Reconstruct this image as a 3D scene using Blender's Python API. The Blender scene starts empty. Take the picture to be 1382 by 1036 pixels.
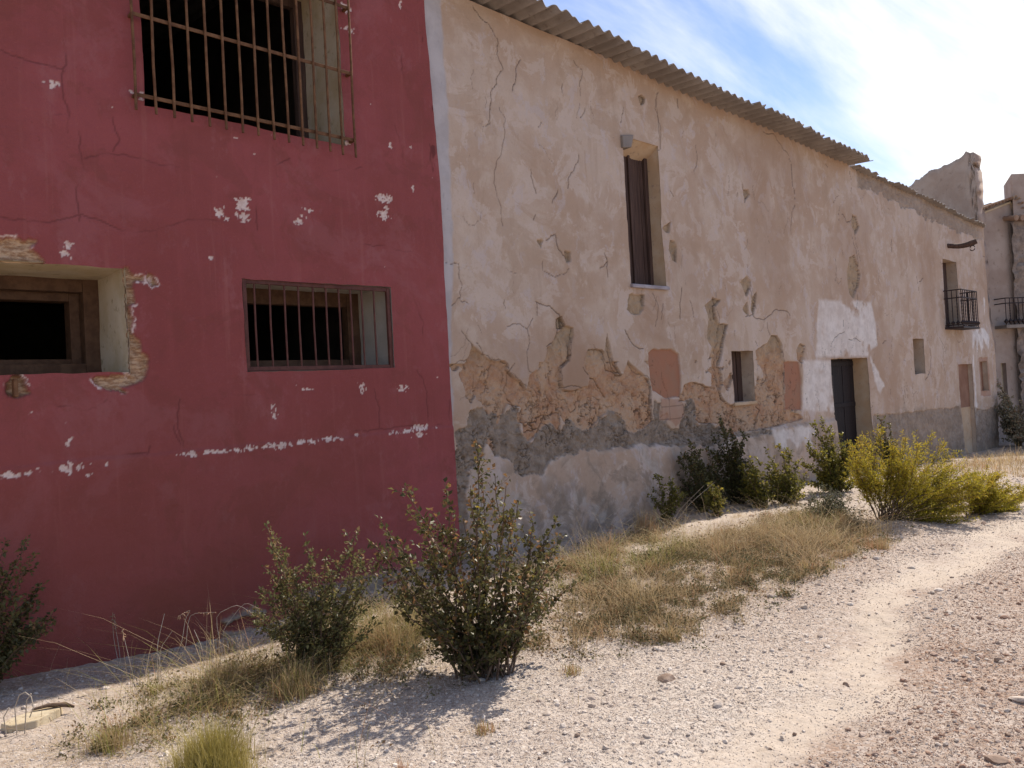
import bpy, math, random
import numpy as np
from mathutils import Vector, Matrix

# ------------------------------------------------------------------ camera
SC = bpy.context.scene
COL = SC.collection
FPX, CX, CY, CAMH, CAMD = 1075.0, 691.0, 518.0, 1.6, 5.919
_X = np.array([1815 - CX, 470 - CY, FPX]); _X /= np.linalg.norm(_X)
_dn = np.array([.055, 1, -(.055 * (1815 - CX) + (470 - CY)) / FPX]); _dn /= np.linalg.norm(_dn)
_Y = np.cross(-_dn, _X)
if _Y[2] < 0: _Y = -_Y
ROT = np.array([_X, _Y, -_dn])
CPOS = np.array([0., -CAMD, CAMH])
cd = bpy.data.cameras.new('camera'); cam = bpy.data.objects.new('camera', cd); COL.objects.link(cam)
cd.sensor_width = 36; cd.lens = 36 * FPX / 1382; cd.clip_start = .05; cd.clip_end = 3000
r_, u_, b_ = ROT[:, 0], -ROT[:, 1], -ROT[:, 2]
cam.matrix_world = Matrix(((r_[0], u_[0], b_[0], CPOS[0]), (r_[1], u_[1], b_[1], CPOS[1]), (r_[2], u_[2], b_[2], CPOS[2]), (0, 0, 0, 1)))
SC.camera = cam

# ------------------------------------------------------------------ light, sky, exposure
SUN_EL, SUN_AZ = 50.0, 2.6          # azimuth: degrees behind the line of the facade
SUN_STR, SKY_STR = 4.3, 0.145
SC.view_settings.view_transform = 'Standard'; SC.view_settings.look = 'None'
SC.view_settings.gamma = 1; SC.view_settings.exposure = 0.55
sv = Vector((math.cos(math.radians(SUN_EL)) * math.cos(math.radians(SUN_AZ)), math.cos(math.radians(SUN_EL)) * math.sin(math.radians(SUN_AZ)), math.sin(math.radians(SUN_EL))))
sl = bpy.data.lights.new('sun', 'SUN'); sl.energy = SUN_STR; sl.angle = math.radians(.53); sl.color = (1, .93, .84)
so = bpy.data.objects.new('sun', sl); COL.objects.link(so); so.rotation_euler = (sv).to_track_quat('Z', 'Y').to_euler(); so.location = (0, -20, 40)
W_ = bpy.data.worlds.new('World'); SC.world = W_; W_.use_nodes = True
wn, wl = W_.node_tree.nodes, W_.node_tree.links
wn.clear()
def wnode(t, **k):
    n = wn.new(t)
    for a, b in k.items(): setattr(n, a, b)
    return n
sky = wnode('ShaderNodeTexSky', sky_type='NISHITA', sun_disc=False)
sky.sun_elevation = math.radians(SUN_EL); sky.sun_rotation = math.radians(90 - SUN_AZ); sky.altitude = 700; sky.air_density = 1.0; sky.dust_density = .35; sky.ozone_density = 1.2
tc = wnode('ShaderNodeTexCoord')
sep = wnode('ShaderNodeSeparateXYZ'); wl.new(tc.outputs['Generated'], sep.inputs[0])
zc = wnode('ShaderNodeMath', operation='MAXIMUM'); wl.new(sep.outputs[2], zc.inputs[0]); zc.inputs[1].default_value = 0.0
zz = wnode('ShaderNodeMath', operation='ADD'); wl.new(zc.outputs[0], zz.inputs[0]); zz.inputs[1].default_value = .18
dx = wnode('ShaderNodeMath', operation='DIVIDE'); wl.new(sep.outputs[0], dx.inputs[0]); wl.new(zz.outputs[0], dx.inputs[1])
dy = wnode('ShaderNodeMath', operation='DIVIDE'); wl.new(sep.outputs[1], dy.inputs[0]); wl.new(zz.outputs[0], dy.inputs[1])
cmb = wnode('ShaderNodeCombineXYZ'); wl.new(dx.outputs[0], cmb.inputs[0]); wl.new(dy.outputs[0], cmb.inputs[1])
mp = wnode('ShaderNodeMapping'); wl.new(cmb.outputs[0], mp.inputs[0]); mp.inputs['Rotation'].default_value = (0, 0, math.radians(-62)); mp.inputs['Scale'].default_value = (.55, 2.4, 1); mp.inputs['Location'].default_value = (3.1, .4, 0)
n1 = wnode('ShaderNodeTexNoise'); wl.new(mp.outputs[0], n1.inputs[0]); n1.inputs['Scale'].default_value = 1.1; n1.inputs['Detail'].default_value = 9; n1.inputs['Roughness'].default_value = .58; n1.inputs['Distortion'].default_value = .35
m1 = wnode('ShaderNodeMapRange'); wl.new(sep.outputs[1], m1.inputs[0]); m1.inputs[1].default_value = .62; m1.inputs[2].default_value = .16; m1.inputs[3].default_value = -.13; m1.inputs[4].default_value = .09
m2 = wnode('ShaderNodeMapRange'); wl.new(sep.outputs[1], m2.inputs[0]); m2.inputs[1].default_value = .12; m2.inputs[2].default_value = -.25; m2.inputs[3].default_value = 0; m2.inputs[4].default_value = .22
mr = wnode('ShaderNodeMath', operation='SUBTRACT'); wl.new(m1.outputs[0], mr.inputs[0]); wl.new(m2.outputs[0], mr.inputs[1])
ad = wnode('ShaderNodeMath', operation='ADD'); wl.new(n1.outputs[0], ad.inputs[0]); wl.new(mr.outputs[0], ad.inputs[1])
cr = wnode('ShaderNodeMapRange', interpolation_type='SMOOTHSTEP'); wl.new(ad.outputs[0], cr.inputs[0]); cr.inputs[1].default_value = .34; cr.inputs[2].default_value = .74
mx = wnode('ShaderNodeMix', data_type='RGBA'); wl.new(cr.outputs[0], mx.inputs[0]); tint = wnode('ShaderNodeMix', data_type='RGBA', blend_type='MULTIPLY'); tint.inputs[0].default_value = 1; wl.new(sky.outputs[0], tint.inputs[6]); tint.inputs[7].default_value = (.74, .74, .84, 1); wl.new(tint.outputs[2], mx.inputs[6]); mx.inputs[7].default_value = (6.3, 6.2, 6.0, 1)
bg = wnode('ShaderNodeBackground'); wl.new(mx.outputs[2], bg.inputs[0]); bg.inputs[1].default_value = SKY_STR
wo = wnode('ShaderNodeOutputWorld'); wl.new(bg.outputs[0], wo.inputs[0])

# ------------------------------------------------------------------ measuring helpers
def _ray(u, v): return ROT @ np.array([u - CX, v - CY, FPX])
def W(u, v, y=0.0):
    d = _ray(u, v); return CPOS + d * ((y - CPOS[1]) / d[1])
def G(u, v, z=0.0):
    d = _ray(u, v); return CPOS + d * ((z - CPOS[2]) / d[2])
def VX(u, v, x):
    d = _ray(u, v); return CPOS + d * ((x - CPOS[0]) / d[0])
def DP(u, v, depth): return CPOS + _ray(u, v) * (depth / FPX)
def depth_of(p): return float((ROT.T @ (np.asarray(p) - CPOS))[2])
def WP(pts): return [(W(u, v)[0], W(u, v)[2]) for u, v in pts]

# ------------------------------------------------------------------ noise
def _hash(ix, iy, seed):
    h = (ix.astype(np.int64) * 374761393 + iy.astype(np.int64) * 668265263 + seed * 1442695041) & 0xFFFFFFFF
    h = ((h ^ (h >> 13)) * 1274126177) & 0xFFFFFFFF
    h = (h ^ (h >> 16)) & 0xFFFFFFFF
    return h.astype(np.float64) / 4294967295.0
def vn(x, y, seed=0):
    x = np.asarray(x, float); y = np.asarray(y, float)
    ix = np.floor(x); iy = np.floor(y); fx = x - ix; fy = y - iy
    fx = fx * fx * (3 - 2 * fx); fy = fy * fy * (3 - 2 * fy)
    a = _hash(ix, iy, seed); b = _hash(ix + 1, iy, seed); c = _hash(ix, iy + 1, seed); d = _hash(ix + 1, iy + 1, seed)
    return (a * (1 - fx) + b * fx) * (1 - fy) + (c * (1 - fx) + d * fx) * fy
def fbm(x, y, oct=4, seed=0):
    s = 0; a = .5; t = 0
    for i in range(oct):
        s = s + a * vn(x, y, seed + i * 17); t += a; a *= .5; x = x * 2.03 + 5.1; y = y * 2.03 + 1.7
    return s / t
def cells(x, y, seed=0):
    ix = np.floor(x); iy = np.floor(y); f1 = np.full(np.shape(x), 9.); f2 = f1.copy(); idv = np.zeros(np.shape(x))
    for i in (-1, 0, 1):
        for j in (-1, 0, 1):
            cx_ = ix + i; cy_ = iy + j
            px = cx_ + _hash(cx_, cy_, seed); py = cy_ + _hash(cx_, cy_, seed + 7)
            d = np.hypot(px - x, py - y)
            m = d < f1
            f2 = np.where(m, f1, np.minimum(f2, d)); idv = np.where(m, _hash(cx_, cy_, seed + 3), idv); f1 = np.where(m, d, f1)
    return f1, f2, idv
def sst(a, b, x):
    t = np.clip((x - a) / (b - a), 0, 1); return t * t * (3 - 2 * t)
def sdf_poly(x, z, poly):
    P = np.asarray(poly, float); n = len(P)
    d = np.full(x.shape, 1e9); ins = np.zeros(x.shape, bool)
    for i in range(n):
        a = P[i]; b = P[(i + 1) % n]; e = b - a; L = e @ e + 1e-12
        t = np.clip(((x - a[0]) * e[0] + (z - a[1]) * e[1]) / L, 0, 1)
        d = np.minimum(d, (x - a[0] - t * e[0]) ** 2 + (z - a[1] - t * e[1]) ** 2)
        c = (a[1] > z) != (b[1] > z)
        ins ^= c & (x < (b[0] - a[0]) * (z - a[1]) / (b[1] - a[1] + 1e-12) + a[0])
    d = np.sqrt(d); return np.where(ins, -d, d)
def sdf_local(X, Z, poly, m=.5):
    """signed distance over the whole grid, worked out only near the polygon"""
    P = np.asarray(poly); out = np.full(X.shape, 1e3)
    k = (X > P[:, 0].min() - m) & (X < P[:, 0].max() + m) & (Z > P[:, 1].min() - m) & (Z < P[:, 1].max() + m)
    if k.any(): out[k] = sdf_poly(X[k], Z[k], P)
    return out
def jitter_line(pts, rng, amp=.12, it=3):
    pts = [np.asarray(p, float) for p in pts]
    for _ in range(it):
        q = [pts[0]]
        for a, b in zip(pts, pts[1:]):
            d = b - a; nrm = np.array([-d[1], d[0]])
            q += [(a + b) / 2 + nrm * rng.uniform(-amp, amp), b]
        pts = q
    return np.array(pts)
def line_dist(X, Z, pts, m=.05):
    out = np.full(X.shape, 1e3); P = np.asarray(pts); tt = np.zeros(X.shape); n = len(P) - 1
    for i in range(n):
        a, b = P[i], P[i + 1]
        x0, x1 = min(a[0], b[0]) - m, max(a[0], b[0]) + m; z0, z1 = min(a[1], b[1]) - m, max(a[1], b[1]) + m
        i0, i1 = np.searchsorted(X[0], [x0, x1]); j0, j1 = np.searchsorted(Z[:, 0], [z0, z1])
        if i1 <= i0 or j1 <= j0: continue
        s = (slice(j0, j1), slice(i0, i1)); xs_, zs_ = X[s], Z[s]; e = b - a
        t = np.clip(((xs_ - a[0]) * e[0] + (zs_ - a[1]) * e[1]) / (e @ e + 1e-12), 0, 1)
        out[s] = np.minimum(out[s], np.hypot(xs_ - a[0] - t * e[0], zs_ - a[1] - t * e[1]))
    return out

# ------------------------------------------------------------------ mesh helpers
def tag(o, label=None, cat=None, group=None, kind=None):
    if label: o['label'] = label
    if cat: o['category'] = cat
    if group: o['group'] = group
    if kind: o['kind'] = kind
    return o
def empty(name, loc, label, cat, group=None):
    o = bpy.data.objects.new(name, None); o.empty_display_size = .2; o.location = loc; COL.objects.link(o)
    return tag(o, label, cat, group)
def link(o, parent=None):
    COL.objects.link(o)
    if parent is not None:
        o.parent = parent
        w = Vector((0, 0, 0)); q = parent
        while q is not None: w += q.location; q = q.parent
        o.location = -w
    return o
def npmesh(name, V, faces, mat, parent=None, smooth=False, attrs=None):
    """V (n,3); faces: list of int arrays (m,k); attrs: {name: (n,4)}"""
    me = bpy.data.meshes.new(name)
    V = np.asarray(V, np.float32); faces = [np.asarray(f, np.int32) for f in faces if len(f)]
    nl = sum(f.size for f in faces); nf = sum(len(f) for f in faces)
    me.vertices.add(len(V)); me.vertices.foreach_set('co', V.ravel())
    me.loops.add(nl); me.polygons.add(nf)
    me.loops.foreach_set('vertex_index', np.concatenate([f.ravel() for f in faces]))
    st = []; s = 0
    for f in faces:
        k = f.shape[1]; st.append(s + np.arange(len(f)) * k); s += f.size
    me.polygons.foreach_set('loop_start', np.concatenate(st).astype(np.int32))
    me.polygons.foreach_set('loop_total', np.concatenate([np.full(len(f), f.shape[1]) for f in faces]).astype(np.int32))
    me.polygons.foreach_set('use_smooth', np.full(nf, smooth))
    me.update(calc_edges=True)
    for k, a in (attrs or {}).items():
        at = me.attributes.new(k, 'FLOAT_COLOR', 'POINT'); at.data.foreach_set('color', np.asarray(a, np.float32).ravel())
    if mat: me.materials.append(mat)
    return link(bpy.data.objects.new(name, me), parent)
class MB:
    """collects boxes, tubes and patches into one mesh"""
    def __init__(s): s.v = []; s.q = []; s.t = []; s.n = 0; s.c = []
    def add(s, V, quads=(), tris=(), col=None):
        V = np.asarray(V, float); s.v.append(V)
        if len(quads): s.q.append(np.asarray(quads) + s.n)
        if len(tris): s.t.append(np.asarray(tris) + s.n)
        s.c.append(np.tile(np.array([0, 0, 0, 1.]) if col is None else np.asarray(col, float), (len(V), 1)) if col is None or np.ndim(col) == 1 else col)
        s.n += len(V); return s
    def box(s, a, b):
        x0, y0, z0 = a; x1, y1, z1 = b
        V = [(x0, y0, z0), (x1, y0, z0), (x1, y1, z0), (x0, y1, z0), (x0, y0, z1), (x1, y0, z1), (x1, y1, z1), (x0, y1, z1)]
        return s.add(V, [(0, 3, 2, 1), (4, 5, 6, 7), (0, 1, 5, 4), (1, 2, 6, 5), (2, 3, 7, 6), (3, 0, 4, 7)])
    def hexa(s, V): return s.add(V, [(0, 3, 2, 1), (4, 5, 6, 7), (0, 1, 5, 4), (1, 2, 6, 5), (2, 3, 7, 6), (3, 0, 4, 7)])
    def tube(s, pts, rad, k=6, col=None):
        P = np.asarray(pts, float); n = len(P); R = np.broadcast_to(np.asarray(rad, float), (n,))
        T = np.gradient(P, axis=0); T /= np.linalg.norm(T, axis=1)[:, None] + 1e-9
        ref = np.array([0, 0, 1.]) if abs(T[0][2]) < .9 else np.array([1., 0, 0])
        A = np.cross(T, ref); A /= np.linalg.norm(A, axis=1)[:, None] + 1e-9; B = np.cross(T, A)
        an = np.arange(k) * 2 * math.pi / k
        V = P[:, None] + R[:, None, None] * (np.cos(an)[None, :, None] * A[:, None] + np.sin(an)[None, :, None] * B[:, None])
        V = V.reshape(-1, 3); q = []
        for i in range(n - 1):
            for j in range(k): q.append((i * k + j, i * k + (j + 1) % k, (i + 1) * k + (j + 1) % k, (i + 1) * k + j))
        s.add(V, q, col=col)
        for e, o in ((0, 1), (n - 1, -1)):
            c = s.n; s.add(np.vstack([P[e], V[e * k:(e + 1) * k]]), tris=[(0, 1 + (j + (o > 0)) % k, 1 + (j + (o < 0)) % k) for j in range(k)], col=col)
        return s
    def build(s, name, mat, parent=None, smooth=False, bevel=0):
        V = np.vstack(s.v); f = []
        if s.q: f.append(np.vstack(s.q))
        if s.t: f.append(np.vstack(s.t))
        o = npmesh(name, V, f, mat, parent, smooth, {'tint': np.vstack(s.c)})
        if bevel:
            m = o.modifiers.new('bevel', 'BEVEL'); m.width = bevel; m.segments = 2; m.limit_method = 'ANGLE'
        return o

# ------------------------------------------------------------------ materials
class NT:
    def __init__(s, name, rough=.9):
        s.m = bpy.data.materials.new(name); s.m.use_nodes = True; s.t = s.m.node_tree; s.n = s.t.nodes; s.l = s.t.links
        s.p = s.n['Principled BSDF']; s.p.inputs['Roughness'].default_value = rough
        s.p.inputs['Specular IOR Level'].default_value = .25
        s.co = s.n.new('ShaderNodeTexCoord').outputs['Object']
    def pin(s, sock, v):
        if isinstance(v, bpy.types.NodeSocket): s.l.new(v, sock)
        else: sock.default_value = (tuple(v) + (1,) if isinstance(v, (tuple, list)) and len(v) == 3 and sock.type == 'RGBA' else v)
    def map(s, scale=(1, 1, 1), loc=(0, 0, 0), rot=(0, 0, 0), co=None):
        m = s.n.new('ShaderNodeMapping'); s.l.new(co or s.co, m.inputs[0]); m.inputs['Scale'].default_value = scale; m.inputs['Location'].default_value = loc; m.inputs['Rotation'].default_value = rot
        return m.outputs[0]
    def noise(s, scale, detail=5, rough=.55, co=None, dist=0):
        n = s.n.new('ShaderNodeTexNoise'); s.l.new(co or s.co, n.inputs[0]); n.inputs['Scale'].default_value = scale; n.inputs['Detail'].default_value = detail; n.inputs['Roughness'].default_value = rough; n.inputs['Distortion'].default_value = dist
        return n.outputs[0]
    def vor(s, scale, feature='F1', co=None, out='Distance', rnd=1):
        n = s.n.new('ShaderNodeTexVoronoi'); n.feature = feature; s.l.new(co or s.co, n.inputs['Vector']); n.inputs['Scale'].default_value = scale; n.inputs['Randomness'].default_value = rnd
        return n.outputs[out]
    def mapr(s, v, a, b, c=0., d=1., smooth=True):
        n = s.n.new('ShaderNodeMapRange'); n.interpolation_type = 'SMOOTHSTEP' if smooth else 'LINEAR'; s.pin(n.inputs[0], v)
        for i, q in enumerate((a, b, c, d)): n.inputs[i + 1].default_value = q
        return n.outputs[0]
    def math(s, op, a, b=0.):
        n = s.n.new('ShaderNodeMath'); n.operation = op; s.pin(n.inputs[0], a); s.pin(n.inputs[1], b); return n.outputs[0]
    def mix(s, f, a, b, mode='MIX'):
        n = s.n.new('ShaderNodeMix'); n.data_type = 'RGBA'; n.blend_type = mode; s.pin(n.inputs[0], f); s.pin(n.inputs[6], a); s.pin(n.inputs[7], b); return n.outputs[2]
    def attr(s, name):
        a = s.n.new('ShaderNodeAttribute'); a.attribute_name = name; q = s.n.new('ShaderNodeSeparateColor'); s.l.new(a.outputs['Color'], q.inputs[0])
        return q.outputs[0], q.outputs[1], q.outputs[2], a.outputs['Alpha']
    def bump(s, h, strength=.5, dist=.01):
        b = s.n.new('ShaderNodeBump'); b.inputs['Strength'].default_value = strength; b.inputs['Distance'].default_value = dist; s.pin(b.inputs['Height'], h)
        if s.p.inputs['Normal'].links: s.l.new(s.p.inputs['Normal'].links[0].from_socket, b.inputs['Normal'])
        s.l.new(b.outputs[0], s.p.inputs['Normal'])
    def base(s, c): s.pin(s.p.inputs['Base Color'], c); return s.m

def mat_plaster():
    t = NT('old_lime_plaster', .95)
    ado, cem, wht, crk = t.attr('layers'); ter, stn, lil, dmp = t.attr('stains')
    sz0 = t.n.new('ShaderNodeSeparateXYZ'); t.l.new(t.co, sz0.inputs[0])
    big = t.noise(.8, 6, .6); mid = t.noise(3.2, 6, .6); fine = t.noise(38, 4, .6)
    stk = t.noise(1.0, 5, .6, t.map((7, 7, .55)))
    stk2 = t.noise(1.0, 5, .62, t.map((22, 22, 1.3)))
    c = t.mix(t.mapr(big, .38, .64), (0.458, 0.319, 0.224), (0.532, 0.407, 0.314))
    c = t.mix(t.mapr(mid, .50, .70, 0, .55), c, (0.596, 0.474, 0.376))
    c = t.mix(t.mapr(stk, .50, .74, 0, .42), c, (0.395, 0.277, 0.195))
    c = t.mix(t.mapr(stk2, .55, .8, 0, .35), c, (0.539, 0.426, 0.339))
    bl = t.noise(2.1, 9, .68, dist=.6)
    c = t.mix(t.mapr(bl, .525, .565, 0, .68), c, (0.570, 0.450, 0.366))
    bl2 = t.noise(1.3, 9, .70, t.map((1, 1, 1), (7, 3, 2)), dist=.8)
    c = t.mix(t.mapr(t.noise(4.6, 9, .70, t.map((1, 1, .7), (2, 8, 1)), dist=.5), .56, .60, 0, .42), c, (.52, .44, .42))
    c = t.mix(t.mapr(bl2, .55, .59, 0, .50), c, (0.426, 0.295, 0.200))
    c = t.mix(stn, c, (0.376, 0.240, 0.156))
    c = t.mix(t.mapr(fine, .52, .78, 0, .22), c, (0.276, 0.192, 0.140))
    c = t.mix(lil, c, t.mix(t.mapr(mid, .35, .6), (0.501, 0.450, 0.430), (0.420, 0.372, 0.355)))
    foot_ = t.mapr(sz0.outputs[2], .98, .80)
    c = t.mix(t.math('MULTIPLY', foot_, t.mapr(t.noise(2.4, 8, .68, t.map((1, 1, 1), (3, 9, 4)), dist=.9), .50, .57, 0, .75)), c, (0.313, 0.228, 0.162))
    c = t.mix(t.math('MULTIPLY', foot_, t.mapr(t.noise(1.5, 8, .65, t.map((1, 1, 1), (5, 1, 8)), dist=.5), .53, .60, 0, .6)), c, (0.464, 0.391, 0.328))
    # white limewash; on the far wall it paints in sunlit streaks
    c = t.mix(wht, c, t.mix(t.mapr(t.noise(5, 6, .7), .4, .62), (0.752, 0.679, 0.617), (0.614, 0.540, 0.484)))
    # adobe underneath
    am = t.noise(5, 7, .65); ap = t.noise(22, 5, .6)
    ac = t.mix(t.mapr(am, .36, .62), (0.398, 0.218, 0.124), (0.482, 0.305, 0.184))
    ac = t.mix(t.mapr(ap, .5, .72, 0, .6), ac, (0.277, 0.144, 0.079))
    ac = t.mix(t.mapr(t.noise(1.9, 6, .65), .46, .60, 0, .85), ac, (0.464, 0.316, 0.208))
    sz = t.n.new('ShaderNodeSeparateXYZ'); t.l.new(t.co, sz.inputs[0])
    ac = t.mix(t.mapr(sz.outputs[2], 1.75, 2.25), ac, t.mix(t.mapr(am, .4, .6), (0.325, 0.230, 0.144), (0.398, 0.282, 0.178)))
    c = t.mix(ado, c, ac)
    # terracotta patches
    c = t.mix(ter, c, t.mix(t.mapr(mid, .4, .62), (0.358, 0.163, 0.095), (0.331, 0.173, 0.107)))
    # grey cement
    cm = t.noise(7, 7, .7)
    cc = t.mix(t.mapr(cm, .34, .62), (0.186, 0.136, 0.099), (0.307, 0.236, 0.176))
    cc = t.mix(t.mapr(t.noise(60, 3), .55, .75, 0, .5), cc, (0.362, 0.299, 0.228))
    c = t.mix(cem, c, cc)
    # damp and dirt near the foot
    c = t.mix(t.math('MULTIPLY', dmp, t.mapr(t.noise(3.2, 8, .66, dist=.6), .46, .60, 0, .7)), c, (0.229, 0.167, 0.117))
    c = t.mix(t.math('MULTIPLY', crk, .82), c, (0.072, 0.046, 0.030))
    t.bump(t.noise(9, 6, .65), .22, .02)
    t.bump(t.noise(70, 4, .6), .5, .005)
    return t.base(c)

def mat_red():
    t = NT('dark_red_paint', .85)
    wht, cem, crk, brk = t.attr('layers'); lil, dirt, lit, _ = t.attr('stains')
    big = t.noise(.7, 6, .6); mid = t.noise(3.5, 6, .6); stk = t.noise(1.0, 6, .6, t.map((9, 9, .6)))
    c = t.mix(t.mapr(big, .36, .66), (0.245, 0.058, 0.052), (0.294, 0.072, 0.070))
    c = t.mix(t.mapr(mid, .46, .70, 0, .5), c, (0.220, 0.056, 0.047))
    c = t.mix(t.mapr(stk, .5, .75, 0, .35), c, (0.312, 0.081, 0.075))
    c = t.mix(t.mapr(t.noise(55, 4, .65), .56, .76, 0, .45), c, (0.337, 0.108, 0.092))
    c = t.mix(t.mapr(t.noise(1.0, 7, .62, t.map((16, 16, .7))), .56, .72, 0, .40), c, (0.337, 0.114, 0.096))
    c = t.mix(t.mapr(t.noise(1.6, 9, .7, dist=.7), .54, .60, 0, .38), c, (0.202, 0.054, 0.042))
    c = t.mix(t.mapr(t.noise(1.1, 9, .70, t.map((1, 1, 1), (4, 2, 6)), dist=.6), .53, .62, 0, .45), c, (.315, .100, .098))
    c = t.mix(t.mapr(t.noise(5.5, 8, .72, t.map((1, 1, .6))), .57, .66, 0, .30), c, (.33, .125, .12))
    c = t.mix(dirt, c, (0.214, 0.060, 0.035))
    c = t.mix(t.mapr(t.noise(11, 6, .75), .66, .72, 0, .55), c, (0.196, 0.050, 0.041))
    c = t.mix(cem, c, t.mix(t.mapr(t.noise(6, 6, .6), .4, .6), (0.233, 0.178, 0.133), (0.306, 0.232, 0.174)))
    c = t.mix(brk, c, t.mix(t.mapr(t.noise(14, 6, .7, t.map((1, 1, 3))), .42, .6), (0.306, 0.172, 0.092), (0.539, 0.367, 0.229)))
    c = t.mix(wht, c, t.mix(t.mapr(t.noise(30, 5), .4, .62), (0.710, 0.550, 0.476), (0.575, 0.410, 0.348)))
    c = t.mix(crk, c, (0.092, 0.022, 0.020))
    t.bump(t.noise(6, 7, .65), .6, .025)
    t.bump(t.noise(85, 4, .6), .6, .005)
    return t.base(c)

def simple(name, c0, c1, scale=8, rough=.8, bump=.3, bscale=60, metal=0, stretch=(1, 1, 1), speck=None):
    t = NT(name, rough); co = t.map(stretch)
    c = t.mix(t.mapr(t.noise(scale, 6, .62, co), .36, .64), c0, c1)
    if speck: c = t.mix(t.mapr(t.noise(scale * 5, 5, .6, co), .58, .70, 0, .8), c, speck)
    t.p.inputs['Metallic'].default_value = metal
    t.bump(t.noise(bscale, 5, .6, co), bump, .006)
    return t.base(c)

def mat_leaf(name, dark, light, autumn, yellow, rough=.5, trans=.3):
    t = NT(name, rough); r, g, b, _ = t.attr('tint')
    c = t.mix(r, dark, light); c = t.mix(t.mapr(g, .55, .9, 0, 1), c, autumn); c = t.mix(t.mapr(b, .8, .95), c, yellow)
    t.base(c); t.p.inputs['Specular IOR Level'].default_value = .3
    tr = t.n.new('ShaderNodeBsdfTranslucent'); t.l.new(c, tr.inputs[0])
    ms = t.n.new('ShaderNodeMixShader'); ms.inputs[0].default_value = trans
    t.l.new(t.p.outputs[0], ms.inputs[1]); t.l.new(tr.outputs[0], ms.inputs[2])
    t.l.new(ms.outputs[0], t.n['Material Output'].inputs[0]); return t.m

def mat_ground():
    t = NT('limestone_gravel', .95)
    pale, red, soil, lit = t.attr('zones')
    big = t.noise(.7, 6, .6); mid = t.noise(4, 6, .65); fine = t.noise(120, 4, .7)
    vid = t.vor(48, 'F1', out='Color'); vd = t.vor(48, 'F1')
    sp = t.n.new('ShaderNodeSeparateColor'); t.l.new(vid, sp.inputs[0])
    v2 = t.vor(130, 'F1', out='Color'); sp2 = t.n.new('ShaderNodeSeparateColor'); t.l.new(v2, sp2.inputs[0])
    c = t.mix(t.mapr(big, .38, .62), (.40, .325, .262), (.455, .385, .32))
    c = t.mix(pale, c, (.47, .385, .305))
    c = t.mix(red, c, t.mix(t.mapr(mid, .38, .64), (.265, .170, .115), (.35, .245, .18)))
    c = t.mix(soil, c, t.mix(t.mapr(mid, .4, .6), (.30, .225, .155), (.37, .29, .21)))
    inv = t.math('SUBTRACT', 1., t.math('MULTIPLY', pale, .75))
    c = t.mix(t.math('MULTIPLY', t.mapr(sp.outputs[0], .2, .9, 0, .5), inv), c, (.56, .49, .43))
    c = t.mix(t.math('MULTIPLY', t.mapr(sp.outputs[1], .60, .95, 0, .6), inv), c, (.27, .20, .155))
    c = t.mix(t.math('MULTIPLY', t.mapr(sp2.outputs[0], .55, .95, 0, .5), inv), c, (.30, .235, .19))
    c = t.mix(t.mapr(fine, .55, .75, 0, .4), c, (.29, .22, .17))
    h = t.math('ADD', t.math('MULTIPLY', t.math('SUBTRACT', .6, vd), inv), t.math('MULTIPLY', fine, .5))
    t.bump(h, .55, .012)
    return t.base(c)

M = {}
M['plaster'] = mat_plaster(); M['red'] = mat_red(); M['ground'] = mat_ground()
M['cream'] = simple('cream_reveal_plaster', (.47, .36, .22), (.56, .46, .33), 3, .9, .3, 30, speck=(.30, .22, .13))
M['ochre'] = simple('warm_reveal_plaster', (.48, .32, .19), (.53, .39, .26), 3, .9, .3, 30, speck=(.33, .24, .17))
M['jamb'] = simple('plastered_jamb', (.45, .33, .235), (.51, .405, .31), 3, .9, .3, 30, speck=(.31, .23, .18))
M['grey_reveal'] = simple('greenish_reveal_plaster', (.42, .37, .30), (.50, .44, .37), 3, .9, .3, 30)
M['oldwood'] = simple('weathered_dark_wood', (.060, .034, .026), (.105, .062, .046), 4, .8, .6, 20, stretch=(9, 9, .5))
M['brownwood'] = simple('brown_window_wood', (.085, .042, .022), (.125, .066, .036), 5, .75, .4, 20, stretch=(3, 3, 3))
M['blackwood'] = simple('blackened_door_wood', (.010, .006, .006), (.020, .012, .011), 4, .7, .4, 20, stretch=(9, 9, .5))
M['rust'] = simple('rusty_iron', (.115, .050, .022), (.20, .098, .045), 14, .75, .5, 90, metal=.15, speck=(.07, .03, .02))
M['redbar'] = simple('brown_painted_iron', (.085, .028, .020), (.125, .045, .032), 14, .6, .4, 90, speck=(.06, .025, .02))
M['iron'] = simple('dark_wrought_iron', (.030, .022, .022), (.055, .036, .033), 14, .6, .4, 90, metal=.3)
M['fibro'] = simple('weathered_fibre_cement', (.20, .165, .14), (.27, .228, .195), 2.2, .9, .35, 45, speck=(.16, .125, .10))
M['rubble'] = simple('rough_rubble_masonry', (.26, .20, .155), (.37, .30, .25), 4, .95, 1.0, 14, speck=(.19, .145, .12))
M['darkstone'] = simple('dark_rubble_stone', (.17, .13, .105), (.28, .22, .18), 5, .95, 1.0, 12, speck=(.10, .075, .06))
M['farplaster'] = simple('pinkish_render', (.33, .245, .195), (.41, .325, .27), 1.4, .95, .5, 25, speck=(.26, .19, .15))
M['tile'] = simple('old_clay_tiles', (.25, .15, .10), (.36, .26, .19), 4, .9, .4, 40, speck=(.13, .09, .07))
M['terracotta'] = simple('terracotta_infill', (.235, .118, .072), (.30, .165, .108), 2.5, .95, .5, 30, speck=(.27, .15, .10))
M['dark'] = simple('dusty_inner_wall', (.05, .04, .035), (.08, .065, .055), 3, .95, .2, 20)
M['sill'] = simple('whitewashed_sill', (.30, .25, .25), (.42, .37, .37), 6, .9, .4, 40, speck=(.28, .22, .19))
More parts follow.
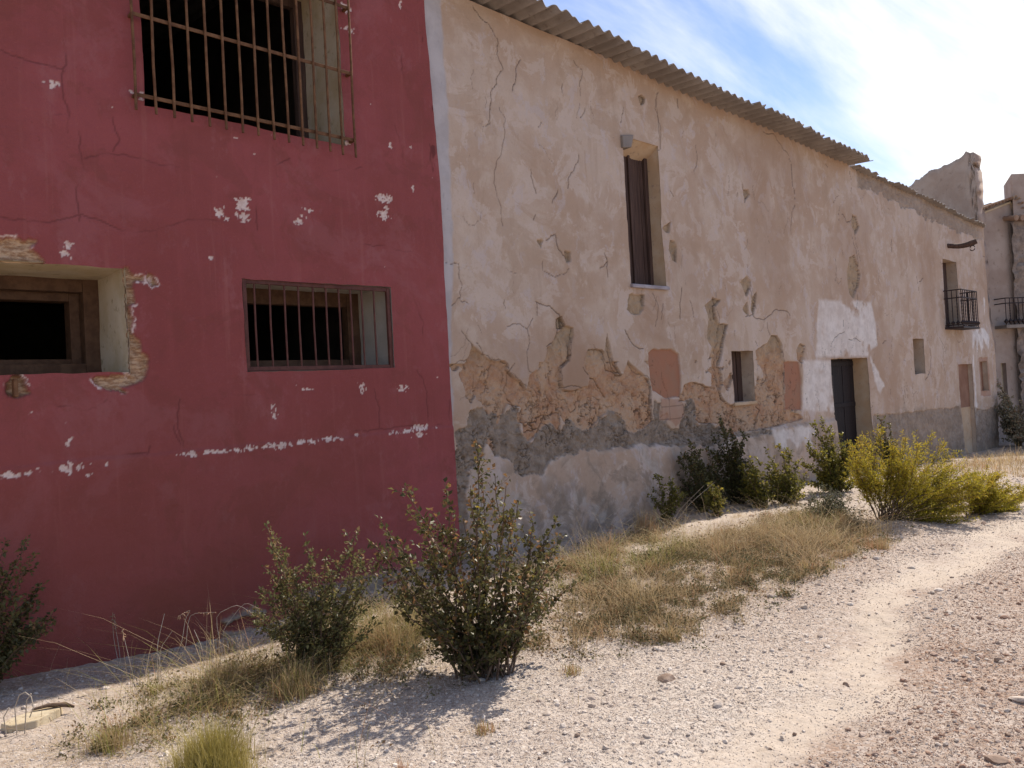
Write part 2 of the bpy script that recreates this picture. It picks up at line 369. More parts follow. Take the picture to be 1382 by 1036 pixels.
M['stone'] = simple('pale_limestone', (.42, .34, .28), (.52, .45, .38), 9, .9, .6, 60, speck=(.33, .25, .20))
M['tanstone'] = simple('tan_slab', (.44, .35, .22), (.54, .45, .31), 7, .9, .5, 50, speck=(.25, .17, .10))
M['brownstone'] = simple('brown_stone', (.22, .15, .11), (.32, .235, .18), 9, .9, .6, 60)
M['bark'] = simple('twig_bark', (.085, .052, .034), (.15, .10, .068), 20, .9, .5, 80)
M['palebark'] = simple('bleached_twig', (.36, .30, .23), (.48, .41, .33), 20, .9, .4, 80)
M['leaf'] = mat_leaf('dark_green_leaf', (.030, .030, .010), (.205, .180, .065), (.27, .14, .055), (.42, .31, .04), .42, .38)
M['leaf2'] = mat_leaf('dusty_green_leaf', (.058, .062, .020), (.250, .220, .085), (.27, .17, .08), (.32, .25, .07), .45, .38)
M['wleaf'] = mat_leaf('olive_shrub_leaf', (.060, .064, .016), (.32, .275, .050), (.27, .19, .05), (.46, .38, .05), .5, .42)
M['broom'] = mat_leaf('yellow_broom_leaf', (.21, .185, .020), (.56, .45, .045), (.50, .34, .05), (.62, .48, .06), .5, .46)
M['greyleaf'] = mat_leaf('grey_green_leaf', (.075, .078, .045), (.15, .145, .085), (.2, .16, .08), (.22, .19, .08))
M['paleleaf'] = mat_leaf('pale_brownish_leaf', (.20, .17, .10), (.38, .32, .21), (.34, .22, .13), (.40, .33, .18), .6, .35)
M['grass'] = mat_leaf('dry_grass', (.29, .195, .090), (.62, .47, .27), (.27, .265, .060), (.44, .235, .125), .7, .35)
M['tuft'] = mat_leaf('yellow_green_tuft', (.30, .245, .060), (.46, .37, .12), (.24, .21, .05), (.50, .41, .17), .7, .35)
def mat_gravel():
    t = NT('loose_gravel', .95); r, g, b, _ = t.attr('tint')
    c = t.mix(r, (.40, .325, .265), (.62, .54, .465)); c = t.mix(t.mapr(g, .55, 1), c, (.30, .185, .13)); c = t.mix(t.mapr(b, .90, 1), c, (.25, .195, .165))
    t.bump(t.noise(90, 4), .4, .004); return t.base(c)
M['gravel'] = mat_gravel()

# ------------------------------------------------------------------ ground
def gpoly(pts): return [tuple(G(u, v)[:2]) for u, v in pts]
def gbase(x, y): return -.30 * sst(10.5, 21.0, x) * sst(-9, -2.0, y) - .09 * np.exp(-((x - 2.4) / .9) ** 2 - ((y + .15) / .5) ** 2)
def gz(x, y):
    x = np.asarray(x, float); y = np.asarray(y, float)
    near = 1 - sst(12, 40, np.hypot(x, y + 4))
    z = gbase(x, y) + (fbm(x * .5, y * .5, 3, 5) - .5) * .16 * near * sst(-.1, -1.2, y)
    z = z + .05 * np.exp(-((y + 1.75) / .6) ** 2) * near * sst(1.5, 4, x)            # low verge under the grass
    z = z - .030 * np.exp(-((y + 4.06 - .45 * sst(3.4, 6.2, x)) / .35) ** 2) * near                            # wheel rut
    return z
def axis(a):
    out = []
    for s, e, st in a: out.append(np.arange(s, e, st))
    return np.concatenate(out + [[a[-1][1]]])
def rut_y(x): return -4.06 + .45 * sst(3.4, 6.2, x) - .02 * (np.minimum(x, 14) - 7) * (x > 7)
gx = axis([(-400, -60, 40), (-60, -8, 4), (-8, -.6, .4), (-.6, 5.5, .021), (5.5, 10, .035), (10, 16, .06), (16, 30, .2), (30, 90, 5), (90, 900, 60)])
gy = axis([(-500, -60, 40), (-60, -8, 2), (-8, -5.2, .1), (-5.2, .3, .021), (.3, 9, .6), (9, 60, 5), (60, 900, 60)])
XX, YY = np.meshgrid(gx, gy); ZZ = gz(XX, YY)
ZZ += ((fbm(XX * 9, YY * 9, 4, 31) - .5) * .022 + (vn(XX * 38, YY * 38, 3) - .5) * .009) * (1 - sst(9, 22, np.hypot(XX, YY + 5)))
wob = (fbm(XX * 2.2, YY * 2.2, 4, 77) - .5)
rut = YY - rut_y(XX)
pale = (1 - sst(.06, .34, np.abs(rut + wob * .8))) * (.35 + .65 * sst(2.2, 3.6, XX + wob)) * .95
pale = np.maximum(pale, (1 - sst(.10, .3, np.abs(YY + .95 + wob * .5))) * (1 - sst(2.2, 2.9, XX)) * .7)
pale = np.maximum(pale, (1 - sst(.08, .25, np.abs(YY + .72 + .035 * (XX - 9) + wob * .4))) * sst(6.8, 7.6, XX) * (1 - sst(11, 13, XX)))
redz = np.maximum(sst(-.02, -.22, rut + wob * .6) * sst(2.3, 3.3, XX + wob * 1.6), .45 * sst(3.8, 5.4, XX + wob * 1.5) * sst(-1.9, -2.6, YY + wob)) * (.55 + .45 * sst(.4, .6, fbm(XX * 1.3, YY * 1.3, 3, 9)))
soilz = sst(-2.75, -2.1, YY + wob * .9) * (.35 + .65 * sst(.4, .62, fbm(XX * 1.8, YY * 1.8, 4, 19)))
for pl in (gpoly([(735, 870), (745, 815), (800, 778), (900, 748), (960, 730), (1045, 704), (1130, 700), (1200, 718), (1150, 750), (1090, 785), (1000, 815), (930, 850), (860, 865), (790, 860)]), gpoly([(150, 985), (190, 940), (300, 895), (380, 875), (470, 840), (540, 800), (600, 820), (600, 890), (520, 905), (430, 925), (330, 950), (240, 975)])):
    soilz = np.maximum(soilz, sst(.15, -.2, sdf_local(XX, YY, pl, .6) + wob * .5) * .9)
soilz = np.maximum(soilz, sst(12, 16, XX) * sst(-4.5, -2.5, YY) * .7)
nx, ny = len(gx), len(gy); idx = np.arange(nx * ny).reshape(ny, nx)
quads = np.stack([idx[:-1, :-1], idx[:-1, 1:], idx[1:, 1:], idx[1:, :-1]], -1).reshape(-1, 4)
zon = np.stack([np.clip(pale, 0, 1), np.clip(redz * (1 - pale), 0, 1), np.clip(soilz * (1 - pale), 0, 1), np.ones_like(pale)], -1)
tag(npmesh('ground', np.stack([XX, YY, ZZ], -1).reshape(-1, 3), [quads], M['ground'], None, True, {'zones': zon.reshape(-1, 4)}), kind='structure')
def on_ground(x, y): return float(gz(x, y))

# ------------------------------------------------------------------ facades (relief grids)
def relief(name, xs, zs, holes, dispf, mat, parent, warp=True):
    X, Z = np.meshgrid(xs, zs)
    Y, L, S, Xw, Zw = dispf(X, Z)
    n, m = len(xs), len(zs); idx = np.arange(n * m).reshape(m, n)
    cxm = (X[:-1, :-1] + X[1:, 1:]) / 2; czm = (Z[:-1, :-1] + Z[1:, 1:]) / 2
    keep = np.ones(cxm.shape, bool)
    for (x0, x1, z0, z1) in holes: keep &= ~((cxm > x0) & (cxm < x1) & (czm > z0) & (czm < z1))
    q = np.stack([idx[:-1, :-1], idx[:-1, 1:], idx[1:, 1:], idx[1:, :-1]], -1)[keep]
    used = np.zeros(n * m, bool); used[q.ravel()] = True; re = np.cumsum(used) - 1
    V = np.stack([Xw, Y, Zw], -1).reshape(-1, 3)[used]
    return npmesh(name, V, [re[q]], mat, parent, True, {'layers': L.reshape(-1, 4)[used], 'stains': S.reshape(-1, 4)[used]})
def grid_axis(lo, hi, step, breaks):
    b = sorted(set([lo, hi] + [x for x in breaks if lo < x < hi])); out = []
    for a, c in zip(b, b[1:]):
        mid = (a + c) / 2; st = step(mid) if callable(step) else step
        k = max(1, int(round((c - a) / st))); out.append(np.linspace(a, c, k + 1)[:-1])
    return np.concatenate(out + [[b[-1]]])
def wx_(x, z): return (fbm(x * 1.7, z * 1.7, 3, 201) - .5) * .030 + (vn(x * 9, z * 9, 202) - .5) * .010
def wz_(x, z): return (fbm(x * 1.7, z * 1.7, 3, 203) - .5) * .030 + (vn(x * 9, z * 9, 204) - .5) * .010
def reveal(name, rect, y0, depth, mat, parent, splay=0., yf=None, top_drop=0.):
    """the four plastered sides of a window recess, following the wobbly edge of the hole"""
    x0, x1, z0, z1 = rect; n = 14; ks = 8; P = []
    per = [(x0 + (x1 - x0) * i / n, z0) for i in range(n)] + [(x1, z0 + (z1 - z0) * i / n) for i in range(n)] + [(x1 - (x1 - x0) * i / n, z1) for i in range(n)] + [(x0, z1 - (z1 - z0) * i / n) for i in range(n)]
    per = np.array(per); cx_, cz_ = (x0 + x1) / 2, (z0 + z1) / 2
    V = []
    for k in range(ks + 1):
        f = k / ks; fade = 1 - .8 * f
        px = per[:, 0] + wx_(per[:, 0], per[:, 1]) * fade - np.sign(per[:, 0] - cx_) * splay * f + (vn(per[:, 0] * 7 + f * 3, per[:, 1] * 7, 5) - .5) * .012 * (k > 0)
        pz = per[:, 1] + wz_(per[:, 0], per[:, 1]) * fade - np.sign(per[:, 1] - cz_) * splay * f * .6 + (vn(per[:, 0] * 7 + f * 5, per[:, 1] * 7, 6) - .5) * .012 * (k > 0)
        pz = np.where(per[:, 1] > z1 - 1e-6, pz - top_drop * f, pz)
        # stay a hair outside the hole so the plaster edge covers the joint
        px += np.sign(px - cx_) * .009 * (np.abs(per[:, 0] - cx_) > (x1 - x0) / 2 - 1e-6); pz += np.sign(pz - cz_) * .009 * (np.abs(per[:, 1] - cz_) > (z1 - z0) / 2 - 1e-6)
        yb = (yf(per[:, 0], per[:, 1]) + .006) if yf else np.full(len(per), y0); V.append(np.stack([px, yb * (1 - f) + (y0 + depth) * f, pz], -1))
    m = len(per); q = []
    for k in range(ks):
        for i in range(m): q.append((k * m + i, k * m + (i + 1) % m, (k + 1) * m + (i + 1) % m, (k + 1) * m + i))
    return npmesh(name, np.vstack(V), [np.array(q)], mat, parent, False)
def frame_rect(b, x0, x1, z0, z1, y0, y1, wd):
    b.box((x0, y0, z0), (x0 + wd, y1, z1)); b.box((x1 - wd, y0, z0), (x1, y1, z1))
    b.box((x0 + wd, y0 + .004, z1 - wd), (x1 - wd, y1 - .004, z1)); b.box((x0 + wd, y0 + .004, z0), (x1 - wd, y1 - .004, z0 + wd))
    return b
def shell(parent, x0, x1, z1, y1, mats, skip_left=False, name='rear_wall'):
    t = .35; b = MB(); b.box((x0, y1 - t, -.6), (x1, y1, z1)); b.build(name, mats, parent)
    b = MB(); b.box((x0, .06, -.6), (x0 + t, y1 - t - .003, z1)); b.build('side_wall', mats, parent)
    b = MB(); b.box((x1 - t, .06, -.6), (x1, y1 - t - .003, z1)); b.build('side_wall', mats, parent)

rng = random.Random(4)
# ================================================================== RED BUILDING
RX1 = 4.845
red = empty('red_building', (1.5, 0, 0), 'tall building with flaking dark red painted wall and barred windows, nearest on the left', 'building')
LOWW = (2.785, 4.178, 1.888, 2.618); LEFW = (.45, 1.92, 1.90, 2.628); UPW = (2.115, 3.785, 3.828, 5.32)
rholes = [LOWW, LEFW, UPW]
RED_Y = -.035
chips = [(70,115,9,5),(75,112,5,4),(294,285,7,7),(300,292,4,4),(325,276,9,9),(324,292,7,7),(330,271,6,4),(399,300,5,4),(411,285,7,2.5),(405,293,4,3),(515,270,9,7),(514,289,8,8),(517,280,4,3),(30,637,24,5),(20,641,12,3),(46,635,9,3),(99,628,13,6),(92,633,5,4),(89,597,3,7),(94,594,2,5),(288,608,34,2.5),(256,611,8,4),(328,605,10,3.5),(368,601,14,4),(385,599,7,2.5),(402,596,6,3),(421,594,10,4),(446,591,12,3),(457,591,4,2),(528,584,5,3),(545,583,12,2),(566,580,14,5),(563,588,9,4),(574,577,6,4),(366,556,4,9),(363,549,2,5),(541,525,6,4),(487,526,5,6),(484,521,4,4),(411,524,10,1.5),(465,12,6,8),(463,38,5,4),(471,43,4,6),(468,195,4,3),(187,130,6,4),(176,127,4,3),(149,145,3,1.5),(523,197,2,4),(551,198,2,3),(553,255,1.5,5),(537,5,2,9),(92,333,5,6),(86,345,5,4),(95,350,3,3),(203,378,4,6),(282,348,2,3),(498,143,2,2),(40,558,3,3),(118,640,3,2),(142,625,2,2),(478,586,3,1.5),(585,508,3,4),(313,188,4,1.5),(341,210,2,1)]
broken = [  # plaster fallen off to lath and rubble
 [(-40,326),(20,322),(48,326),(40,336),(58,350),(62,357),(-40,357)],
 [(166,362),(172,364),(176,372),(192,374),(193,380),(176,380),(178,392),(180,408),(172,414),(176,430),(174,450),(186,462),(190,476),(199,484),(197,500),(190,516),(178,518),(172,506),(170,440),(164,365)],
 [(122,511),(140,508),(176,506),(186,514),(178,520),(160,524),(166,531),(150,527),(130,523)],
 [(6,520),(12,510),(22,507),(30,515),(36,530),(22,536),(8,533)],
 [(196,368),(204,372),(210,384),(204,387),(197,380)]]
redcracks = [[(0,165),(44,160),(80,156)],[(85,36),(88,90),(90,180)],[(104,178),(107,240),(106,300)],[(110,215),(165,208),(192,215),(250,232),(312,248)],[(0,295),(50,300),(110,290),(165,312),(235,302),(300,296)],[(350,215),(368,227),(390,215)],[(368,227),(372,240)],[(343,222),(344,310)],[(430,312),(480,330),(560,342)],[(116,560),(116,612),(197,610),(199,600)],[(231,575),(244,610)],[(475,580),(510,578),(618,579)],[(502,525),(510,578)],[(560,500),(574,530),(576,570)],[(372,538),(373,592)],[(295,535),(300,560),(335,575)],[(64,525),(70,548),(110,555),(140,540)],[(270,535),(320,533),(370,536)],[(0,70),(40,85),(85,98)],[(530,170),(540,230),(545,270)],[(440,232),(485,226)],[(150,160),(158,190),(150,205)],[(555,400),(570,470)],[(240,540),(236,575),(244,610)],[(604,540),(607,578)],[(212,300),(210,330)],[(538,60),(542,110)]]
def red_y(X, Z): return RED_Y + (fbm(X * .55, Z * .55, 3, 40) - .5) * .05 + (fbm(X * 3, Z * 3, 4, 41) - .5) * .012
def red_disp(X, Z):
    wob = (fbm(X * 18, Z * 18, 4, 3) - .5) + (vn(X * 75, Z * 60, 4) - .5) * .7
    wht = np.zeros(X.shape); brk = np.zeros(X.shape); crk = np.zeros(X.shape)
    for (u, v, a, b) in chips:
        p = W(u, v); s = depth_of(p) / FPX * 1.02
        k = s / abs(math.sin(math.atan2(p[1] + CAMD, p[0])))
        d = np.hypot((X - p[0]) / (a * k * .85), (Z - p[2]) / (b * s * .8))
        mn = min(a * k, b * s)
        wht = np.maximum(wht, sst(.06, -.02, (d - .82) * .55 + wob * 1.7) * (d < 1.7))
    for pl in broken:
        sd = sdf_local(X, Z, WP(pl), .12); brk = np.maximum(brk, sst(.008, -.008, sd + wob * .022))
        wht = np.maximum(wht, sst(.012, .0, np.abs(sd + wob * .03 - .012)) * sst(.52, .60, fbm(X * 9, Z * 9, 2, 8)))
    # specks
    sp = fbm(X * 40, Z * 40, 2, 61); wht = np.maximum(wht, sst(.955, .975, sp) * .6)
    r = random.Random(9)
    for c in redcracks:
        d = line_dist(X, Z, jitter_line(WP(c), r, .09, 4)); crk = np.maximum(crk, sst(.008, .002, d) * (.05 + .5 * sst(.42, .66, fbm(X * 4, Z * 4, 3, 12))))
    # the old ledge line at 1.31 m and the exposed grey footing
    ledge = sst(1.335, 1.31, Z + wob * .006)
    foot = sst(.03, -.01, sdf_local(X, Z, [(2.42, -.4), (2.5, .03), (2.62, .06), (3.05, .11), (3.9, .10), (4.9, .09), (4.9, -.4)], 1.) + wob * .05)
    foot *= sst(.47, .53, fbm(X * 6, Z * 9, 4, 90) + .12 * sst(.0, .06, Z) + .06 * sst(3.3, 3.6, X))
    Y = red_y(X, Z) + (fbm(X * 20, Z * 20, 3, 42) - .5) * .003
    Y = Y - .010 * ledge + .006 * wht + brk * (.025 + .03 * fbm(X * 22, Z * 40, 3, 44)) + crk * .006 - .03 * foot - .04 * sst(.15, -.2, Z) * sst(2.2, 2.6, X)
    # ragged end against the neighbour
    e = RX1 - .012 - .03 * fbm(Z * 2.1, Z * 0 + 3, 4, 50) - .075 * sst(3.4, 5.5, Z) * 1.0
    Xw = X + wx_(X, Z)
    scale = np.minimum(Xw, e + (Xw - RX1) * .02)
    Xw = np.where(X > RX1 - .25, np.minimum(Xw, scale), Xw)
    last = X >= RX1 - 1e-6
    Y = np.where(last, .06, Y)
    crk = np.maximum(crk, sst(.74, .80, fbm(X * 16, Z * 5, 3, 71)) * sst(4.55, 4.75, X) * .8 * sst(3.2, 4.2, Z))
    dirt = np.clip(sst(2.2, .2, Z) * .45 + .25 * sst(.5, .7, fbm(X * .9, Z * .9, 4, 55)), 0, 1) * sst(4.6, 2.6, X)
    L = np.stack([np.clip(wht, 0, 1), foot, np.clip(crk, 0, 1), brk], -1)
    S = np.stack([X * 0, dirt, X * 0, X * 0], -1)
    return Y, L, S, Xw, Z + wz_(X, Z)
rxs = grid_axis(-2.5, RX1, lambda m: .009 if m > .95 else .08, [.95] + [h[i] for h in rholes for i in (0, 1)] + [4.6])
rzs = grid_axis(-.35, 6.3, lambda m: .010 if m < 5.35 else .1, [h[i] for h in rholes for i in (2, 3)])
relief('facade', rxs, rzs, rholes, red_disp, M['red'], red)
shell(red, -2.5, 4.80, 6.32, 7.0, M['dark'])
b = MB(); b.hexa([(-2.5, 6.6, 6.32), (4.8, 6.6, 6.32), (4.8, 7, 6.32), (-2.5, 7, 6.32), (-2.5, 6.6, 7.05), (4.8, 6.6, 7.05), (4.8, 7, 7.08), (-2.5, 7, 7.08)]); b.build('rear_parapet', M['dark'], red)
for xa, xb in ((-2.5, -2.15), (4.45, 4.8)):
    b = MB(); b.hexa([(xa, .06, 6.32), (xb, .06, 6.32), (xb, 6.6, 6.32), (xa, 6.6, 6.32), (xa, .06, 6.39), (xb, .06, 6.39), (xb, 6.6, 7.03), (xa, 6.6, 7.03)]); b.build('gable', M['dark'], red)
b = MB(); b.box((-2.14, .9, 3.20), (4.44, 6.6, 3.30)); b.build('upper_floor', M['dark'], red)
def corrugated(name, x0, x1, y0, y1, zf, mat, parent, seed=1, period=.177, amp=.024, sheet=5):
    """fibre-cement sheets as one closed corrugated skin; zf(x, y) gives the mid height"""
    r = random.Random(seed); per = 12; nX = int((x1 - x0) / period * per); x = np.linspace(x0, x1, nX + 1)
    sid = np.floor((x - x0) / (period * sheet)).astype(int); js = np.array([r.uniform(-1, 1) for _ in range(sid.max() + 2)]); jz = np.array([r.uniform(-1, 1) for _ in range(sid.max() + 2)])
    ys = np.concatenate([[0, .06, .15, .3], np.linspace(.5, 1, 6) ** 1]) ; V = []
    wave = np.sin((x - x0) / period * 2 * math.pi) * amp
    for lay in (0, 1):
        for k, f in enumerate(np.linspace(0, 1, 9)):
            y = y0 + (y1 - y0) * f + js[sid] * .035 * (1 - f) + ((vn(x * 20, x * 0, seed) - .5) * .016 + .05 * sst(.74, .80, vn(x * 4.1, x * 0 + 2, seed + 2))) * (f == 0)
            z = zf(x, y) + wave + jz[sid] * .011 + (0 if lay == 0 else -.011) + (fbm(x * .7, y * .7, 2, seed + 4) - .5) * .03
            V.append(np.stack([x, y, z], -1))
    n = nX + 1; R = 9; q = []
    a = np.arange(n - 1)
    for lay in (0, 1):
        for k in range(R - 1):
            b0 = (lay * R + k) * n
            f = np.stack([b0 + a, b0 + a + 1, b0 + n + a + 1, b0 + n + a], -1); q.append(f if lay == 0 else f[:, ::-1])
    q.append(np.stack([a, R * n + a, R * n + a + 1, a + 1], -1)); e = (R - 1) * n
    q.append(np.stack([e + a, e + a + 1, e + R * n + a + 1, e + R * n + a], -1))
    for c in (0, n - 1):
        k = np.arange(R - 1); q.append(np.stack([k * n + c, (k + 1) * n + c, (R + k + 1) * n + c, (R + k) * n + c], -1))
    return npmesh(name, np.vstack(V), [np.vstack(q)], mat, parent, True)
corrugated('roof', -2.7, 4.9, -.55, 7.2, lambda x, y: 6.36 + .10 * (y + .5), M['fibro'], red, 3)

# lower barred window
w = reveal('window', LOWW, RED_Y + .012, .58, M['grey_reveal'], red, yf=red_y)
f = frame_rect(MB(), LOWW[0] - .03, LOWW[1] + .03, LOWW[2] - .03, LOWW[3] + .03, .50, .60, .15); f.build('frame', M['brownwood'], w, bevel=.006)
b = frame_rect(MB(), LOWW[0] + .004, LOWW[1] - .002, LOWW[2] + .004, LOWW[3] - .004, -.028, .004, .034); b.build('grille_frame', M['redbar'], w, bevel=.003)
for i, px in enumerate([225, 335, 440, 540, 645, 737, 828, 912, 992, 1080]):
    p = W(300 + px / 5.315, 382, -.012); x = p[0]
    MB().tube([(x, -.012, LOWW[2] + .03), (x + rng.uniform(-.004, .004), -.012, 2.25), (x + .002, -.012, LOWW[3] - .03)], .0085, 8).build('bar', M['redbar'], w, True)
b = MB().box((LOWW[0] + .05, .02, LOWW[2] - .004), (LOWW[1] - .05, .45, LOWW[2] + .012)); b.build('sill', M['grey_reveal'], w, bevel=.006)
# left broken window
w = reveal('window', LEFW, RED_Y + .012, .60, M['cream'], red, .03, yf=red_y); w['label'] = 'window without bars, its cream plaster edge broken away'
f = frame_rect(MB(), LEFW[0] - .03, LEFW[1] + .01, LEFW[2] - .03, LEFW[3] + .03, .50, .66, .13)
frame_rect(f, LEFW[0] + .07, LEFW[1] - .12, LEFW[2] + .07, LEFW[3] - .09, .60, .74, .07); f.build('frame', M['brownwood'], w, bevel=.006)
p = W(18, 521); MB().box((p[0] - .012, -.075, p[2] - .07), (p[0] + .012, -.01, p[2] + .045)).build('bracket', M['rust'], w, bevel=.004)
# tall upper window with a standing-off grille
w = reveal('window', UPW, RED_Y + .012, .66, M['cream'], red, yf=red_y); w['label'] = 'large upper window behind a tall rusty grille'
f = frame_rect(MB(), UPW[0] - .03, UPW[1] + .02, UPW[2] - .06, UPW[3] + .03, .58, .66, .10); f.build('frame', M['oldwood'], w, bevel=.006)
GY = -.115
bx = [97, 208, 308, 405, 502, 592, 683, 769, 856, 936, 1014, 1090, 1163, 1232, 1303]; by = [600, 625, 645, 668, 692, 708, 727, 742, 763, 780, 797, 812, 829, 848, 862]
gx0 = W(160 + 97 / 4.065, 600 / 4.065, GY)[0]; gx1 = W(160 + 1303 / 4.065, 862 / 4.065, GY)[0]
for i, (px, py) in enumerate(zip(bx, by)):
    p = W(160 + px / 4.065, py / 4.065, GY); x = p[0]; r = random.Random(i)
    MB().tube([(x, GY, p[2]), (x + r.uniform(-.006, .006), GY + r.uniform(-.003, .003), 4.1), (x + r.uniform(-.008, .008), GY, 4.7), (x + r.uniform(-.004, .004), GY, 5.45)], .0105, 8).build('bar', M['rust'], w, True)
for k, z in enumerate((3.878, 4.448, 5.02, 5.40)):
    zz_ = z + (.0 if k else -.01)
    MB().box((gx0 + .0, GY + .012, zz_ - .014), (gx1 + .012, GY + .020, zz_ + .014)).build('rail', M['rust'], w, bevel=.002)
    for xe in (gx0 + .012, gx1 - .0): MB().box((xe - .012, GY + .021, zz_ - .011), (xe + .012, -.01, zz_ + .011)).build('wall_tie', M['rust'], w, bevel=.002)

# ================================================================== BEIGE BUILDING
BX0, BX1 = 4.70, 21.75
bei = empty('plastered_farmhouse', (12, 0, 0), 'long two storey house with cracked beige plaster, dark door and corrugated roof', 'building')
TALL = (7.73, 8.46, 2.86, 4.66); SMALL = (9.92, 10.50, 1.315, 2.04); DOOR = (13.02, 14.48, -.10, 1.90); SLIT = (16.72, 17.30, 1.555, 2.265)
BALW = (18.72, 19.62, 2.52, 4.02); FARD = (19.26, 20.06, -.29, 1.72); BLND = (20.66, 21.16, 1.08, 1.76)
bholes = [TALL, SMALL, DOOR, SLIT, BALW, FARD, BLND]
def rz(x0, y0, s, pts): return [(x0 + a / s, y0 + b / s) for a, b in pts]
adobe = [
 rz(600,380,4.71,[(178,395),(215,440),(260,462),(295,490),(340,500),(385,500),(405,530),(400,560),(440,605),(480,640),(520,690),(540,600),(575,580),(625,545),(650,470),(655,420),(685,400),(720,320),(745,300),(770,280),(815,290),(818,340),(800,400),(803,470),(795,500),(738,540),(745,650),(760,690),(830,690),(900,665),(942,655),(942,960),(880,960),(820,900),(760,900),(720,840),(650,860),(600,960),(540,1020),(500,980),(480,800),(400,780),(360,900),(330,980),(290,850),(250,790),(205,750),(190,690),(140,650),(165,600),(140,520),(165,470)]),
 rz(600,380,4.71,[(745,215),(765,275),(745,270)]),
 rz(780,380,4.71,[(0,690),(60,660),(75,600),(40,520),(60,430),(150,425),(165,440),(185,500),(215,500),(225,560),(260,590),(290,590),(320,500),(380,560),(450,625),(468,700),(480,890),(400,980),(330,960),(290,860),(230,820),(160,850),(60,950),(0,950)]),
 rz(780,380,4.71,[(640,760),(670,660),(720,640),(790,650),(810,670),(860,660),(880,600),(900,640),(910,720),(942,770),(942,900),(850,900),(770,900),(690,760)]),
 rz(780,380,4.71,[(325,80),(345,70),(380,85),(425,75),(415,180),(395,215),(340,205),(310,180)]),
 rz(780,380,4.71,[(800,150),(835,130),(850,110),(900,120),(860,160),(870,220),(885,260),(925,265),(935,330),(915,370),(910,440),(890,500),(860,470),(830,490),(850,420),(820,350),(825,230)]),
 rz(960,380,3.983,[(0,90),(40,100),(15,130),(20,190),(40,220),(85,230),(65,310),(60,380),(35,470),(45,590),(70,640),(100,660),(240,650),(250,560),(290,540),(275,470),(250,440),(235,370),(300,330),(320,290),(350,295),(380,340),(385,420),(395,430),(400,690),(480,720),(490,740),(390,770),(320,785),(240,800),(150,810),(60,800),(0,720)]),
 rz(960,380,3.983,[(150,0),(205,0),(205,40),(185,80),(165,30)]), rz(960,380,3.983,[(215,90),(240,60),(235,120),(225,190),(210,150)]), rz(960,380,3.983,[(165,150),(190,110),(195,180),(180,170)]),
 rz(960,380,3.983,[(455,370),(475,335),(497,345),(495,400),(485,440),(460,420)]),
 rz(880,100,3.7,[(1000,700),(1020,710),(1036,760),(1020,800),(1000,760)]), rz(880,100,3.7,[(985,920),(1010,905),(1030,960),(1040,1000),(1030,1060),(1005,1120),(985,1090),(975,1000)]),
 rz(880,100,3.7,[(95,830),(115,835),(128,870),(122,940),(105,930),(88,880)]), rz(880,100,3.7,[(60,770),(100,740),(92,790),(75,790)]), rz(880,100,3.7,[(455,580),(480,575),(487,600),(460,640)]), rz(880,100,3.7,[(440,1030),(470,1010),(490,1040),(460,1060)]),
 rz(560,0,3.047,[(917,390),(930,382),(943,395),(940,415),(928,425)]), rz(560,300,2.467,[(500,95),(520,100),(520,130),(505,135)]), rz(560,300,2.467,[(413,60),(428,62),(424,80)]), rz(560,300,2.467,[(472,318),(490,310),(492,350),(472,350)]),
 rz(560,300,2.467,[(640,370),(660,460),(690,505),(640,490),(630,450)]),
]
cement = [
 rz(600,560,4.607,[(66,95),(110,80),(150,30),(160,-20),(240,-40),(330,0),(330,60),(300,120),(320,250),(400,270),(470,380),(540,370),(600,380),(650,290),(800,240),(930,220),(1080,200),(1230,190),(1382,165),(1382,0),(1300,60),(1170,120),(1110,20),(1030,-20),(960,60),(850,110),(780,40),(700,90),(640,40),(540,165),(480,110),(450,-60),(380,-30),(350,40),(310,80),(200,300),(150,360),(130,500),(140,700),(230,880),(60,900)]),
 rz(780,380,4.71,[(485,760),(525,770),(530,880),(600,940),(640,930),(690,770),(720,740),(755,770),(760,900),(850,900),(942,930),(942,1040),(400,1040),(0,1070),(0,950),(90,940),(150,860),(200,830),(240,830),(290,880),(330,960),(400,970),(480,890)]),
 rz(860,560,5.18,[(0,130),(200,60),(240,95),(300,90),(420,100),(640,120),(830,110),(920,95),(920,130),(760,150),(500,160),(270,190),(0,215)]),
]
greyfoot = [[(14.55,.80),(14.6,.86),(16.2,.83),(19.2,.80),(19.25,-.5),(14.5,-.5)], [(20.1,.72),(20.9,.62),(21.7,.75),(21.8,-.5),(20.1,-.5)]]
white = [rz(960,380,3.983,[(575,95),(680,100),(860,110),(885,250),(890,340),(845,370),(840,400),(640,400),(560,400)]), rz(960,380,3.983,[(490,425),(640,425),(662,700),(490,690)]), rz(960,380,3.983,[(315,795),(390,800),(450,785),(550,780),(540,830),(500,900),(470,850),(440,890),(410,850),(390,850),(385,900),(330,890)]), rz(960,380,3.983,[(850,400),(890,480),(930,560),(900,600),(870,520)]),
 [(20.35,2.45),(20.2,2.1),(20.45,2.3),(20.5,2.0),(20.65,2.25),(20.8,1.95),(21.0,2.3),(21.3,2.05),(21.45,2.35),(21.2,2.55),(20.7,2.5)], [(20.12,1.75),(20.2,1.9),(20.22,1.2),(20.3,.3),(20.15,.3)], [(21.4,3.3),(21.48,3.3),(21.5,2.6),(21.42,2.6)]]  # far end of the wall: streaks of grazing sunlight painted as white patches
terr = [rz(780,380,4.71,[(445,450),(480,428),(600,430),(640,460),(650,560),(655,740),(540,735),(480,690),(460,600)]), rz(960,380,3.983,[(396,428),(470,432),(482,520),(482,690),(400,690)]), [(20.55,1.85),(21.25,1.85),(21.25,.95),(20.55,.95)]]
brick = [rz(780,380,4.71,[(530,745),(650,745),(665,780),(685,850),(620,920),(585,880),(525,880)])]
